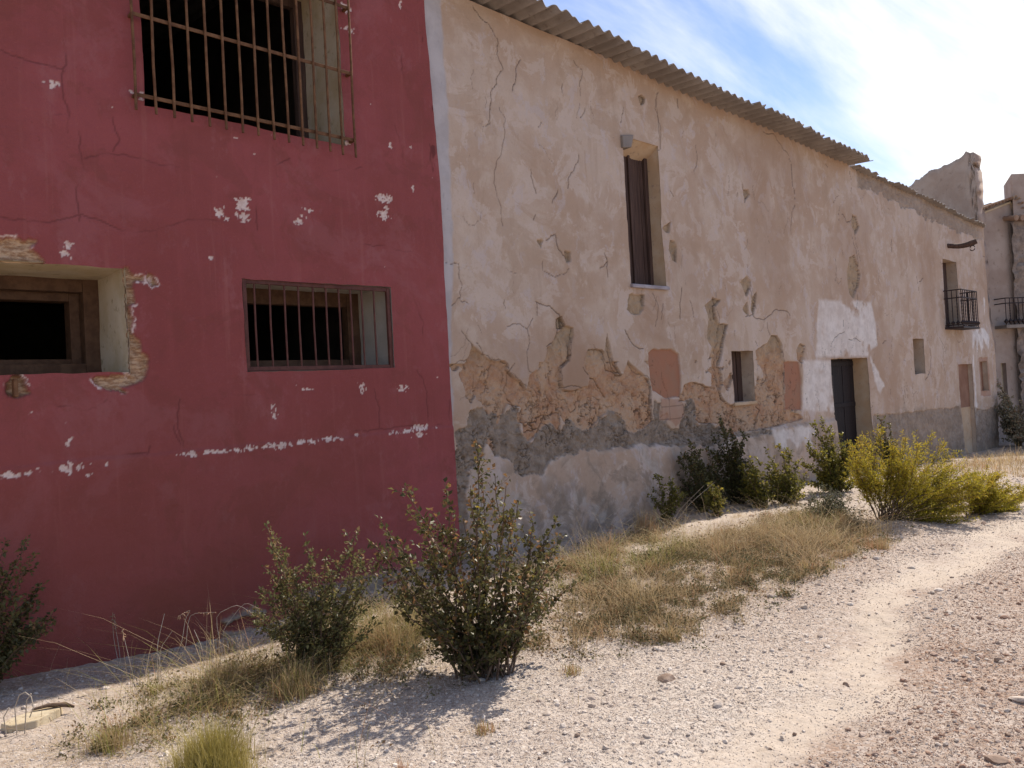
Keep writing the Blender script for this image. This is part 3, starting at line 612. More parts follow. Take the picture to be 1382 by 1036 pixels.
bcracks = [rz(560,0,3.047,c) for c in ([(235,20),(270,70),(310,110),(340,155),(335,220),(360,280),(335,340),(312,375),(310,450),(300,510)],[(345,440),(368,480),(370,560),(350,650),(335,680),(335,780),(350,830),(368,930)],[(435,240),(415,310),(400,370)],[(675,635),(655,690),(632,730),(630,775)],[(860,435),(845,500)],[(995,370),(985,440),(1000,480),(1010,560),(1010,610)],[(590,780),(565,830)],[(520,500),(505,520)],[(655,240),(690,280),(680,390)],[(605,340),(605,375)],[(700,440),(680,480)],[(500,880),(490,900)],[(480,700),(500,790)],[(280,520),(310,505)])]
bcracks += [rz(560,300,2.467,c) for c in ([(105,135),(150,140),(160,200),(155,260),(185,270)],[(155,250),(125,275)],[(630,100),(640,130),(615,150)],[(640,130),(640,180)],[(405,265),(450,275),(480,300),(500,340)],[(407,265),(408,310)],[(395,320),(375,355),(378,420),(375,490),(390,505)],[(310,345),(360,345),(375,355)],[(640,370),(650,440),(665,490),(695,505)],[(160,360),(195,410)],[(125,480),(150,460),(178,455)],[(440,60),(470,40),(480,90),(510,120)],[(430,130),(430,160),(470,185),(515,155)],[(700,360),(720,400),(760,420)],[(205,400),(260,455),(310,470),(315,500),(372,548)],[(440,410),(470,380),(478,320)],[(525,350),(520,440),(487,485),(490,550),(560,550)],[(330,470),(300,560),(330,610)],[(560,480),(600,520),(640,580)],[(710,460),(790,530),(795,670)])]
bcracks += [rz(880,100,3.7,c) for c in ([(555,270),(610,280),(640,330),(680,380),(700,450),(705,550),(718,600),(700,700)],[(700,700),(695,800)],[(215,350),(218,450),(205,490)],[(450,550),(460,640)],[(30,80),(20,150),(30,230),(45,370),(20,390)],[(940,660),(935,750)],[(950,700),(975,740),(1000,720)],[(1000,800),(1020,880),(1030,960)],[(90,580),(108,610)],[(125,110),(128,160)],[(420,610),(430,590)],[(870,430),(880,450)],[(990,460),(1000,620)])]
bcracks += [rz(960,380,3.983,c) for c in ([(300,220),(315,290)],[(640,370),(665,300),(715,270)],[(715,270),(710,200)],[(740,310),(800,320)],[(770,0),(785,80),(775,150)],[(205,40),(215,90),(240,150)],[(180,190),(260,200),(420,180)],[(60,300),(85,230)],[(60,310),(35,460),(45,590),(75,645)],[(235,320),(245,345)],[(380,340),(395,430),(390,570)],[(350,430),(355,500),(335,560)],[(305,450),(310,500),(280,560)],[(240,650),(270,690),(240,790)],[(125,670),(110,720)],[(920,330),(940,320)],[(500,350),(480,460)])]
bcracks += [[(1255,470),(1256,490),(1249,513)],[(1273,470),(1274,500)],[(1236,370),(1240,395)],[(1203,320),(1204,340)],[(1245,375),(1240,380)],[(1155,300),(1156,330),(1162,352)],[(1268,455),(1275,470)],[(1330,340),(1332,350),(1326,345)],[(965,395),(966,480),(972,520)],[(895,410),(892,430)],[(930,405),(935,430)],[(880,395),(888,415),(884,440)],[(920,388),(918,430)]]
def bei_top(x): return 5.585 - .006 * (x - 5) - .17 * sst(14.45, 14.6, x) - .28 * sst(14.6, 21.5, x)
def bei_y(X, Z):
    Y = (fbm(X * .4, Z * .4, 3, 60) - .5) * .07 + (fbm(X * 2.2, Z * 2.2, 4, 61) - .5) * .022
    Y = Y - .055 * sst(1.0, .1, Z) * sst(5.0, 6, X)
    return Y - .07 * sst(18.6, 20.6, X) * sst(2.9, 2.1, Z) * sst(-.2, 1.2, Z)
def bei_disp(X, Z):
    fine = (vn(X * 55, Z * 55, 4) - .5); far = 1 + .5 * sst(8, 18, X)
    wob = (fbm(X * 9, Z * 9, 5, 13) - .5) * .12 + (fbm(X * 30, Z * 30, 3, 14) - .5) * .05 * sst(9, 7, X) + fine * .02 * sst(8, 6, X)
    ado = np.zeros(X.shape); cem = ado.copy(); wht = ado.copy(); ter = ado.copy(); crk = ado.copy(); brk = ado.copy(); edge = ado.copy()
    for pl in adobe:
        sd = sdf_local(X, Z, WP(pl), .25) + wob * .26
        ado = np.maximum(ado, sst(.006, -.006, sd))
        edge = np.maximum(edge, sst(.008, .002, np.abs(sd + .004)) * sst(.42, .60, fbm(X * 5, Z * 5, 3, 29)))
    # more random spalls among the bare patches
    sp = fbm(X * 2.6, Z * 2.3, 6, 131); band = sst(.85, 1.25, Z) * sst(2.1, 1.6, Z) * sst(12.2, 11.2, X)
    sp = sp + .04 * (1 - band); ado = np.maximum(ado, sst(.600, .606, sp) * (band > .3)); edge = np.maximum(edge, sst(.006, .002, np.abs(sp - .602)) * (band > .3) * .8)
    for pl in cement:
        sd = sdf_local(X, Z, WP(pl), .3) + wob * .9; cem = np.maximum(cem, sst(.012, -.012, sd))
    for pl in greyfoot:
        sd = sdf_local(X, Z, pl, .3) + wob * .8; cem = np.maximum(cem, sst(.015, -.015, sd) * .8)
    # cement trowelled under the second eave
    cem = np.maximum(cem, sst(.02, -.02, bei_top(X) - .36 - Z + (fbm(X * 5, Z * 5, 3, 15) - .5) * .5 + .12) * sst(14.5, 14.7, X) * .7 * (1 - sst(21, 22, X)))
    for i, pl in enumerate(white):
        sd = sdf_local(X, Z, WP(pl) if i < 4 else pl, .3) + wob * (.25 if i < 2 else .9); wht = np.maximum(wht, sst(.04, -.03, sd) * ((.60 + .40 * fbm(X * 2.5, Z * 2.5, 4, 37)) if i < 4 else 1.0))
    for i, pl in enumerate(terr):
        sd = sdf_local(X, Z, WP(pl) if i < 2 else pl, .3) + wob * .35; ter = np.maximum(ter, sst(.012, -.012, sd) * (1 if i < 2 else .6))
    for pl in brick: brk = np.maximum(brk, sst(.01, -.01, sdf_local(X, Z, WP(pl), .3) + wob * .3))
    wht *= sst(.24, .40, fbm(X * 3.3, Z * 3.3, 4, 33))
    r = random.Random(11)
    for c in bcracks:
        P = WP(c); wd = (.0042 + .00040 * max(0, P[0][0] - 5)) * r.uniform(.7, 1.25)
        d = line_dist(X, Z, jitter_line(P, r, .13, 4)); crk = np.maximum(crk, sst(wd * 1.5, wd * .35, d + fine * .004) * r.uniform(.7, 1))
    for _ in range(190):                                      # hairline cracks
        x = r.uniform(5, 21); z = r.uniform(.9, 5.2) if r.random() < .5 else r.uniform(1.0, 2.6); pts = [(x, z)]; a = r.choice([-1.57, -1.57, -1.2, -2.0, -.3])
        for _ in range(r.randint(1, 4)):
            x += math.cos(a) * .09; z += math.sin(a) * .11; a += r.uniform(-.7, .7); pts.append((x, z))
        d = line_dist(X, Z, jitter_line(pts, r, .2, 3)); wd = .003 + .0003 * max(0, x - 5); crk = np.maximum(crk, sst(wd * 1.3, wd * .2, d) * r.uniform(.3, .7))
    f1, f2, cid = cells(X * 7 + fbm(X * 6, Z * 6, 2, 2) * 1.2, Z * 7 + fbm(X * 6, Z * 6, 2, 3) * 1.2, 5)
    rg = lambda k, sd: np.abs(fbm(X * k, Z * k, 3, sd) - .5)
    acr = np.maximum(sst(.024, .008, rg(7, 211)) * sst(.44, .56, fbm(X * 4, Z * 4, 3, 21)), sst(.045, .015, rg(17, 212)) * sst(.46, .56, fbm(X * 5, Z * 5, 3, 27))) * sst(1.9, 1.2, Z)
    crk = np.maximum(crk, acr * ado * (1 - ter)); crk = np.maximum(crk, edge * .75 * (1 - cem) )
    crk = np.maximum(crk, np.maximum(sst(.022, .004, rg(9, 213)), sst(.03, .006, rg(20, 214))) * sst(.46, .58, fbm(X * 4, Z * 4, 3, 23)) * cem * .85 * (X < 13) * sst(.5, .75, Z))
    # hollows in plaster
    pits = sst(.80, .84, fbm(X * 24, Z * 14, 3, 35)) * sst(.5, .6, fbm(X * 1.5, Z * 1.5, 2, 36)); crk = np.maximum(crk, pits * .18)
    ado = ado * (1 - cem) * (1 - ter * .9)
    Y = bei_y(X, Z) + (fbm(X * 12, Z * 12, 4, 62) - .5) * .005
    rough = np.maximum(ado, cem)
    Y += np.maximum(ado, ter * .8) * .034 + cem * .022 + rough * ((fbm(X * 7, Z * 7, 4, 65) - .5) * .035 + (fbm(X * 24, Z * 24, 4, 64) - .5) * .034 + (cid - .5) * .012) + crk * (.014 + .01 * rough)
    Y -= .035 * sst(.92, .85, Z + wob * .2) * sst(6.9, 7.2, X) * (X < 13)
    # mortar joints of the few exposed bricks
    jx = np.abs(((X - 8.08) / .30) % 1 - .5); jz = np.abs(((Z - 1.02) / .16) % 1 - .5)
    crk = np.maximum(crk, brk * np.maximum(sst(.46, .49, jx), sst(.44, .48, jz)) * .6)
    ter = np.maximum(ter, brk * .55); cem = cem * (1 - brk)
    lil = sst(.02, -.02, X - 4.95 + .12 * sst(3.2, 1.6, Z) - .05 * fbm(X * 0 + 1, Z * 2.5, 4, 80) + wob * .25)
    stn = np.clip(sst(.5, .72, fbm(X * .9, Z * .6, 4, 88)) * .5 + .55 * np.exp(-((Z - 1.75) / .5) ** 2) * sst(9, 6, X) * sst(.42, .62, fbm(X * 1.6, Z * 1.6, 3, 89)), 0, 1)
    stn = np.maximum(stn, .55 * sst(.05, -.10, sdf_local(X, Z, [(7.75, 2.82), (8.45, 2.82), (8.40, 2.1), (7.85, 2.2)], .4) + wob))
    dmp = sst(1.0, .2, Z + (fbm(X * 1.2, Z * .5, 3, 91) - .5) * .9)
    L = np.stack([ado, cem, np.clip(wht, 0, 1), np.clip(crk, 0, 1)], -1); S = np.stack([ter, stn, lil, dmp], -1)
    top = bei_top(X); Zw = Z + wz_(X, Z) ; k = sst(4.6, 5.6, Z); Zw = np.where(Z > 4.6, 4.6 + (Z - 4.6) * (top - 4.6), Zw)
    return Y, L, S, X + wx_(X, Z), Zw
bxs = grid_axis(BX0, BX1, lambda m: .0078 if m < 6.9 else (.0098 if m < 9 else (.014 if m < 12 else .024)), [6.9, 9, 12] + [h[i] for h in bholes for i in (0, 1)])
bzs = grid_axis(-.7, 5.6, lambda m: (.0078 if .6 < m < 2.7 else .0115) if m > -.1 else .06, [-.1, .6, 2.7] + [h[i] for h in bholes for i in (2, 3)])
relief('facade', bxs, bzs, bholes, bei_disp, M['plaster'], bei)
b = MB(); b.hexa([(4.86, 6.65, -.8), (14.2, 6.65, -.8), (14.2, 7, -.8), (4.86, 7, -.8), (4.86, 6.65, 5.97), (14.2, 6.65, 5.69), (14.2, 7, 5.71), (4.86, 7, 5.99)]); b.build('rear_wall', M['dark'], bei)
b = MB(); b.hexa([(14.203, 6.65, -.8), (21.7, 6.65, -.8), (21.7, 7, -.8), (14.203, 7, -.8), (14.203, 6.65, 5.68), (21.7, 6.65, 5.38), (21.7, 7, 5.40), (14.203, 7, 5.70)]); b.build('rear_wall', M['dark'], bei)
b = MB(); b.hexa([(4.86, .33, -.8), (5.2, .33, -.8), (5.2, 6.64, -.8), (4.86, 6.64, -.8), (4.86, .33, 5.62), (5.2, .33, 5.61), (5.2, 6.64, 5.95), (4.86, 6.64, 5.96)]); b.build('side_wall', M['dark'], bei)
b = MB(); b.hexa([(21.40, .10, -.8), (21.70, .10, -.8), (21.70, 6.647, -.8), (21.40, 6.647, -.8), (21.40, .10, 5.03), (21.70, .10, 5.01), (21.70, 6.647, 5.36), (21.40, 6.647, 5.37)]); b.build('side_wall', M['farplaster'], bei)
corrugated('roof', 4.88, 14.24, -.45, 7.2, lambda x, y: 5.585 - .031 * (x - 6) + .02 * sst(8, 6, x) + .055 * (y + .45), M['fibro'], bei, 5)
corrugated('lower_roof', 14.30, 21.75, -.13, 7.2, lambda x, y: 5.325 - .040 * (x - 14.4) + .055 * (y + .13), M['fibro'], bei, 8, amp=.017)
b = MB(); b.box((4.86, .12, 5.32), (14.4, .32, 5.58)); b.build('wall_plate', M['rubble'], bei)

# tall shuttered window
w = reveal('window', TALL, .006, .30, M['ochre'], bei, .02, yf=bei_y, top_drop=.22); w['label'] = 'tall narrow window closed by old wooden shutters'
sh = MB(); x0, x1 = TALL[0] - .02, TALL[1] + .02; n = 5
for i in range(n):
    a = x0 + (x1 - x0) * i / n; sh.box((a + .002, .215 + .004 * (i % 2), TALL[2] - .02), (a + (x1 - x0) / n - .002, .25 + .004 * (i % 2), TALL[3] + .02))
sh.build('shutter', M['oldwood'], w, bevel=.004)
b = MB(); b.box((TALL[1] - .075, .175, TALL[2]), (TALL[1] - .01, .213, TALL[3] + .01)); b.box((x0 + .36, .19, TALL[2]), (x0 + .40, .212, TALL[3])); b.build('shutter_post', M['oldwood'], w, bevel=.004)
b = MB(); b.hexa([(TALL[0] - .02, -.05, TALL[2] - .055), (TALL[1] + .015, -.055, TALL[2] - .05), (TALL[1] + .015, .25, TALL[2] - .03), (TALL[0] - .02, .25, TALL[2] - .03), (TALL[0] - .01, -.045, TALL[2] - .008), (TALL[1] + .01, -.05, TALL[2] - .004), (TALL[1] + .01, .22, TALL[2] + .03), (TALL[0] - .01, .22, TALL[2] + .03)]); b.build('sill', M['sill'], w, bevel=.01)
# broken lintel: a shallow hole above the opening with a brick end
b = MB(); b.hexa([(TALL[0] - .03, -.035, 4.50), (TALL[0] + .14, -.03, 4.53), (TALL[0] + .14, .20, 4.53), (TALL[0] - .03, .20, 4.50), (TALL[0] - .03, -.03, 4.655), (TALL[0] + .20, -.03, 4.70), (TALL[0] + .18, .20, 4.69), (TALL[0] - .03, .20, 4.655)]); b.build('lintel_end', M['fibro'], w, bevel=.012)
# small window with a broken wooden leaf
w = reveal('window', SMALL, .02, .26, M['jamb'], bei, .02, yf=bei_y); w['label'] = 'small window with split dark boards'
b = MB(); x0, x1, z0, z1 = SMALL
for i, (a, c, d) in enumerate([(0, .12, .0), (.14, .25, -.03), (.27, .33, -.06), (.35, .46, -.02), (.48, .62, 0)]): b.box((x0 - .02 + a, .19 + .006 * (i % 2), z0 - .02), (x0 - .02 + c, .215 + .006 * (i % 2), z1 + .02 + d * (i < 4)))
b.build('board', M['oldwood'], w, bevel=.004)
b = MB(); b.box((x0 - .03, .222, z0 - .03), (x1 + .03, .24, z1 + .03)); b.build('backing_board', M['blackwood'], w)
b = MB(); b.box((x0 - .02, -.03, z0 - .05), (x1 + .02, .20, z0 - .002)); b.build('sill', M['ochre'], w, bevel=.01)
# door
d = reveal('door', DOOR, -.02, .42, M['ochre'], bei, .02, yf=bei_y)
b = MB(); n = 6; x0, x1, z0, z1 = DOOR[0] + .0, DOOR[1] - .04, -.06, DOOR[3] + .01
for i in range(n):
    a = x0 + (x1 - x0) * i / n; b.box((a + .003, .235 + .005 * (i % 2), z0), (a + (x1 - x0) / n - .003, .275 + .005 * (i % 2), z1))
b.build('leaf', M['blackwood'], d, bevel=.004)
b = MB(); b.box((x0 + .22, .222, 1.25), (x0 + .55, .234, 1.62)); b.build('patch_plate', M['iron'], d, bevel=.004)
b = MB()
for z in (.35, 1.05, 1.78): b.box((x0 + .03, .218, z), (x1 - .03, .233, z + .08))
b.build('ledge', M['blackwood'], d, bevel=.004)
b = MB(); b.box((DOOR[0] - .04, -.20, -.30), (DOOR[1] + .04, .30, -.085)); b.build('threshold', M['sill'], d, bevel=.02)
# slit window
w = reveal('window', SLIT, .02, .34, M['jamb'], bei, .02, yf=bei_y); w['label'] = 'narrow slit window without glass'
b = MB().box((SLIT[0] - .03, .30, SLIT[2] - .03), (SLIT[1] + .03, .33, SLIT[3] + .03)); b.build('shutter', M['oldwood'], w)
# balcony window
w = reveal('window', BALW, .02, .34, M['jamb'], bei, .02, yf=bei_y); w['label'] = 'balcony window with a dark wooden shutter'
b = MB()
for i in range(4): b.box((BALW[0] - .02 + i * .225, .20 + .004 * (i % 2), BALW[2] - .02), (BALW[0] + .20 + i * .225, .24 + .004 * (i % 2), BALW[3] + .02))
b.build('shutter', M['oldwood'], w, bevel=.004)
bx0, bx1, byf = 18.68, 19.72, -.34
b = MB().box((bx0 - .02, byf - .02, 2.48), (bx1 + .02, .02, 2.525)); bl = b.build('balcony', M['iron'], bei, bevel=.005)
def baluster_run(parent, p0, p1, n, zb, zt, mat):
    for i in range(n):
        f = i / (n - 1); x = p0[0] + (p1[0] - p0[0]) * f; y = p0[1] + (p1[1] - p0[1]) * f
        zs_ = np.linspace(zb, zt, 22); rad = .009 + .004 * (np.arange(22) % 2) * ((i % 2) == 0) * (np.abs(np.linspace(-1, 1, 22)) < .75)
        m = MB().tube([(x, y, z) for z in zs_], rad, 6)
        m.tube([(x, y, zb + .03), (x, y, zb + .075), (x, y, zb + .12)], [.008, .045, .008], 4)
        m.build('baluster', mat, parent)
baluster_run(bl, (bx0, byf), (bx1, byf), 10, 2.53, 3.30, M['iron']); baluster_run(bl, (bx0, byf + .09), (bx0, -.06), 3, 2.53, 3.30, M['iron']); baluster_run(bl, (bx1, byf + .09), (bx1, -.06), 3, 2.53, 3.30, M['iron'])
for z in (3.31, 3.14, 2.56):
    b = MB(); b.tube([(bx0, .0, z), (bx0, byf, z), (bx1, byf, z), (bx1, .0, z)], .014, 6); b.build('rail', M['iron'], bl)
# bricked-up far doorway and blind window
d = reveal('blocked_doorway', FARD, .0, .20, M['jamb'], bei, .01, yf=bei_y)
b = MB().box((FARD[0] - .03, .03, .75), (FARD[1] + .03, .12, FARD[3] + .03)); b.build('brick_infill', M['terracotta'], d)
b = MB().box((FARD[0] - .03, .024, FARD[2] - .1), (FARD[1] + .03, .12, .75)); b.build('rendered_infill', M['ochre'], d)
w = reveal('blind_window', BLND, .0, .16, M['jamb'], bei, .01, yf=bei_y)
b = MB().box((BLND[0] - .03, .04, BLND[2] - .03), (BLND[1] + .03, .12, BLND[3] + .03)); b.build('brick_infill', M['terracotta'], w)
# timber poking out of the wall with its iron ring
A = W(1279, 331.5); E = VX(1318, 325, A[0] + .15)
pts = [A + (E - A) * f + np.array([0, 0, -.05 * math.sin(f * math.pi)]) for f in np.linspace(-.25, 1, 9)]
bm_ = MB().tube(pts, [.05, .05, .05, .052, .055, .058, .062, .066, .055], 8).build('projecting_beam', M['oldwood'], bei, True)
a = np.linspace(0, 2 * math.pi, 13); c = pts[7]; MB().tube([(c[0] + .0 + .02 * math.sin(t), c[1] + .055 * math.sin(t), c[2] - .115 + .055 * math.cos(t)) for t in a], .01, 5).build('iron_ring', M['iron'], bm_)

# ================================================================== behind and beyond
def rough_slab(name, outline, x0, x1, mat, parent=None, seed=1, n=64):
    """a rubble wall standing in the YZ plane between x0 and x1, with ragged outline and uneven faces"""
    r = np.random.RandomState(seed); P = np.array(outline, float)
    ymin, ymax = P[:, 0].min(), P[:, 0].max(); top = lambda y: np.interp(y, P[:, 0], P[:, 1])
    ys = np.linspace(ymin, ymax, n * 2); V = []; q = []; m = n
    zb = -.8
    for side in (0, 1):
        for i, y in enumerate(ys):
            zt = top(y) + (fbm(y * 9., 3., 4, seed) - .5) * .14
            for j in range(m):
                f = j / (m - 1); z = zb + (zt - zb) * f
                e = (1 - abs(y - (ymin + ymax) / 2) / ((ymax - ymin) / 2)); yy = y + (fbm(z * 2.4, side * 0., 3, seed + 9) - .5) * .22 * (e < .12)
                f1_, f2_, ci_ = cells(np.array([y * 3.4]), np.array([z * 4.4]), seed + side); off = (fbm(y * 3.2, z * 3.2, 4, seed + side) - .5) * .10 + ((float(ci_[0]) - .5) * .09 - .10 * max(0, .16 - float(f2_[0] - f1_[0])) / .16) * (.08 + .9 * (e < .20)) * (1 if side else -1)
                V.append(((x0 if side == 0 else x1) + off, yy, z))
    N = len(ys)
    for side in (0, 1):
        o = side * N * m
        for i in range(N - 1):
            for j in range(m - 1):
                f = (o + i * m + j, o + i * m + j + 1, o + (i + 1) * m + j + 1, o + (i + 1) * m + j); q.append(f if side else f[::-1])
    o = N * m
    for i in range(N - 1): q.append((i * m + m - 1, (i + 1) * m + m - 1, o + (i + 1) * m + m - 1, o + i * m + m - 1))
    for j in range(m - 1): q.append((j, j + 1, o + j + 1, o + j)); k = (N - 1) * m; q.append((k + j, o + k + j, o + k + j + 1, k + j + 1))
    return npmesh(name, V, [np.array(q)], mat, parent, True)
gxp = 22.3
pr = [VX(u, v, gxp) for u, v in [(1316, 215), (1312, 204), (1303, 205), (1292, 214), (1275, 222), (1255, 231), (1238, 242), (1222, 255)]]
out = sorted([(p[1], p[2]) for p in pr]); ye = out[0][0]
ru = rough_slab('ruined_gable', out, gxp, gxp + .55, M['farplaster'], None, 5)
tag(ru, 'ruined rubble gable wall rising above the lower corrugated roof, its top sloping to a peak', 'ruin')

# tiled house at the end of the street, its front turned towards the track
def local_house(name, A, ang, label, cat):
    o = empty(name, A, label, cat); return o, np.array([math.cos(ang), math.sin(ang)]), np.array([-math.sin(ang), math.cos(ang)])
TA = np.array([22.6, .55, 0.]); tang = math.radians(-30)
th, td, tn = local_house('tiled_house', (22.6, .55, -.3), tang, 'tall narrow house with clay tile verge and iron balcony at the end of the row', 'house')
def tp(u, w, z): q = TA[:2] + td * u + tn * w; return (q[0], q[1], z)
def plane_hit(u, v, A, n):
    d = _ray(u, v); t = ((A[0] - CPOS[0]) * n[0] + (A[1] - CPOS[1]) * n[1]) / (d[0] * n[0] + d[1] * n[1]); return CPOS + d * t
def tu(px, py):
    p = plane_hit(px, py, TA, tn); return float((p[:2] - TA[:2]) @ td), float(p[2])
uL, zL = tu(1322, 291); uP, zP = tu(1362, 272); uR, zR = tu(1371, 300)
def prism(b, uz, w0, w1):
    n = len(uz); V = [tp(u, w0 , z) for u, z in uz] + [tp(u, w1, z) for u, z in uz]
    b.v.append(np.array(V)); b.c.append(np.tile([0, 0, 0, 1.], (len(V), 1)))
    for i in range(n): b.q.append(np.array([[i, (i + 1) % n, n + (i + 1) % n, n + i]])[:, ::-1] + b.n)
    for i in range(1, n - 1): b.t.append(np.array([[0, i, i + 1], [n, n + i + 1, n + i]]) + b.n)
    b.n += len(V); return b
ow = [tu(1350.5, 490), tu(1361, 541)]
u0, u1, zt, zb2 = ow[0][0], ow[1][0], ow[0][1], ow[1][1]
fl = -.9; ls = uL - .25
b = MB(); prism(b, [(ls, fl), (u0, fl), (u0, zt), (u0, zL + (zP - zL) * .6), (ls, zL - .05)], 0, .4); prism(b, [(u0, zt), (u1, zt), (u1, zL + (zP - zL) * .86), (u0, zL + (zP - zL) * .6)], 0, .4); prism(b, [(u0, fl), (u1, fl), (u1, zb2), (u0, zb2)], 0, .4); prism(b, [(u1, fl), (uR + .05, fl), (uR, zR - .05), (uP, zP), (u1, zL + (zP - zL) * .86)], 0, .4)
b.build('facade', M['farplaster'], th)
b = MB(); prism(b, [(ls, fl), (ls + .35, fl), (ls + .35, zL - .2), (ls, zL - .2)], .4, 5); prism(b, [(uR - .35, fl), (uR, fl), (uR, zR - .2), (uR - .35, zR - .2)], .4, 5); b.build('side_wall', M['farplaster'], th)
b = MB(); prism(b, [(u0 - .02, zb2 - .02), (u0 + (u1 - u0) * .55, zb2 - .02), (u0 + (u1 - u0) * .55, zt + .02), (u0 - .02, zt + .02)], .22, .26); wv = b.build('window', M['oldwood'], th)
b = MB(); prism(b, [(u0 + (u1 - u0) * .55, zb2 - .02), (u1 + .02, zb2 - .02), (u1 + .02, zt + .02), (u0 + (u1 - u0) * .55, zt + .02)], .12, .26); b.build('jamb', M['cream'], wv)
# roof: rows of half-round tiles running back from the verge
def tiles(parent, ua, za, ub, zb_, w0, w1, rows):
    b = MB(); n = 7
    for i in range(rows):
        f0 = (i + .5) / rows; u = ua + (ub - ua) * f0; z = za + (zb_ - za) * f0; rr = abs(ub - ua) / rows * .62
        for k in range(6):
            a0 = w0 + (w1 - w0) * k / 6; a1 = w0 + (w1 - w0) * (k + 1.18) / 6
            an = np.linspace(-.15, math.pi + .15, n); V = []
            for lay in (0, 1):
                for w_, sc, dz in ((a0, .92, .035), (a1, 1.08, .0)):
                    for t in an: V.append(tp(u + math.cos(t) * rr * sc * (1 - .16 * lay), w_, z + .02 + dz + math.sin(t) * rr * .8 * sc * (1 - .16 * lay)))
            q = []
            for j in range(n - 1): q += [(j, j + 1, n + j + 1, n + j), (2 * n + j, 3 * n + j, 3 * n + j + 1, 2 * n + j + 1), (j, 2 * n + j, 2 * n + j + 1, j + 1), (n + j, n + j + 1, 3 * n + j + 1, 3 * n + j)]
            b.add(V, q)
    return b.build('roof', M['tile'], parent, True)
rf = tiles(th, ls - .1, zL - .02, uP + .05, zP + .03, -.22, 4.5, 13)
tiles(th, uP + .05, zP + .03, uR + .35, zR - .0, -.22, 4.5, 5).name = 'far_roof_slope'
b = MB(); prism(b, [(ls - .1, zL - .09), (uP, zP - .05), (uP, zP + .0), (ls - .1, zL - .05)], -.05, 4.4); prism(b, [(uP, zP - .05), (uR + .1, zR - .09), (uR + .1, zR - .05), (uP, zP)], -.05, 4.4); b.build('eave_boards', M['cream'], th)
# its balcony
c0 = tu(1344, 440); c1 = tu(1384, 441); zt_ = tu(1350, 404)[1]; zb3 = c0[1]
b = MB(); prism(b, [(c0[0] - .03, zb3 - .08), (c1[0], zb3 - .08), (c1[0], zb3), (c0[0] - .03, zb3)], -.36, -.003); bl = b.build('balcony', M['fibro'], th)
n = 8
for i in range(n):
    p = tp(c0[0] + (c1[0] - c0[0]) * i / (n - 1), -.33, 0); zs_ = np.linspace(zb3, zt_, 22); rad = .010 + .006 * (np.arange(22) % 2) * (i % 2 == 1) * (np.abs(np.linspace(-1, 1, 22)) < .75)
    m = MB().tube([(p[0], p[1], z) for z in zs_], rad, 6); m.tube([(p[0], p[1], zb3 + .02), (p[0], p[1], zb3 + .09), (p[0], p[1], zb3 + .16)], [.01, .06, .01], 4); m.build('baluster', M['iron'], bl)
for z in (zt_, zt_ - .13): b = MB(); b.tube([tp(c0[0], -.0, z), tp(c0[0], -.33, z), tp(c1[0], -.33, z), tp(c1[0], 0, z)], .015, 6); b.build('rail', M['iron'], bl)
# rubble house beyond
pB = plane_hit(1374, 600, TA, tn); hb = np.array([pB[0] + .05, pB[1] - .05])
sh_ = empty('rubble_house', (hb[0], hb[1], -.3), 'dark rubble stone house at the right edge with a pale square block on top', 'house')
def sp(u, w, z): q = hb + td * u + tn * w; return (q[0], q[1], z)
zA = plane_hit(1372, 300, TA, tn)[2]; zB = plane_hit(1371, 236, TA, tn)[2]
g = 26; V = []; q = []
us = np.linspace(0, 2.6, g); zs_ = np.linspace(-.9, zA, 60)
for z in zs_:
    for u in us:
        f1, f2, ci = cells(np.array([u * 4.6]), np.array([z * 6.0]), 8)
        V.append(sp(u + (u == 0) * (vn(z * 9., 1., 3) - .5) * .05, -.10 - float(ci[0] - .4) * .10 - .05 * float(min(.3, f2[0] - f1[0])), z))
for j in range(59):
    for i in range(g - 1): q.append((j * g + i, j * g + i + 1, (j + 1) * g + i + 1, (j + 1) * g + i))
npmesh('facade', V, [np.array(q)], M['darkstone'], sh_, False)
b = MB(); b.hexa([sp(.05, -.04, -.9), sp(2.6, -.04, -.9), sp(2.6, 4, -.9), sp(.05, 4, -.9), sp(.05, -.04, zA), sp(2.6, -.04, zA), sp(2.6, 4, zA), sp(.05, 4, zA)]); b.build('core_wall', M['darkstone'], sh_)
b = MB(); b.hexa([sp(.12, -.10, zA + .003), sp(2.6, -.1, zA + .003), sp(3.4, 1, zA + .003), sp(1.0, 1, zA + .003), sp(.12, -.10, zB), sp(2.6, -.1, zB + .1), sp(3.4, 1, zB + .1), sp(1.0, 1, zB)]); b.build('upper_block', M['farplaster'], sh_, bevel=.03)
b = MB()
for i in range(9):
    u = -.05 + i * .19
    for k in range(2): b.tube([sp(u, -.35 + k * .4, zA + .04 + k * .12), sp(u, .12 + k * .4, zA + .12 + k * .10)], [.075, .06], 8)
b.build('tile_eave', M['tile'], sh_, True)

# ------------------------------------------------------------------ plants
def leaf_block(P, D, N, size, wide, cols, fold=.35):
    """P leaf bases, D leaf axes, N leaf normals -> verts, tris, colours"""
    n = len(P); D = D / (np.linalg.norm(D, axis=1)[:, None] + 1e-9); S = np.cross(D, N); S /= np.linalg.norm(S, axis=1)[:, None] + 1e-9; U = np.cross(S, D)
    s = size[:, None]; w = s * wide
    base = P; m1 = P + D * s * .45 - U * s * .04; tip = P + D * s - U * s * .12
    l = P + D * s * .45 + S * w + U * w * fold; r = P + D * s * .45 - S * w + U * w * fold
    V = np.stack([base, l, tip, r, m1], 1).reshape(-1, 3); o = np.arange(n)[:, None] * 5
    T = np.concatenate([o + np.array([0, 4, 1]), o + np.array([1, 4, 2]), o + np.array([0, 3, 4]), o + np.array([4, 3, 2])])
    return V, T, np.repeat(cols, 5, 0)
DENS = 1.75
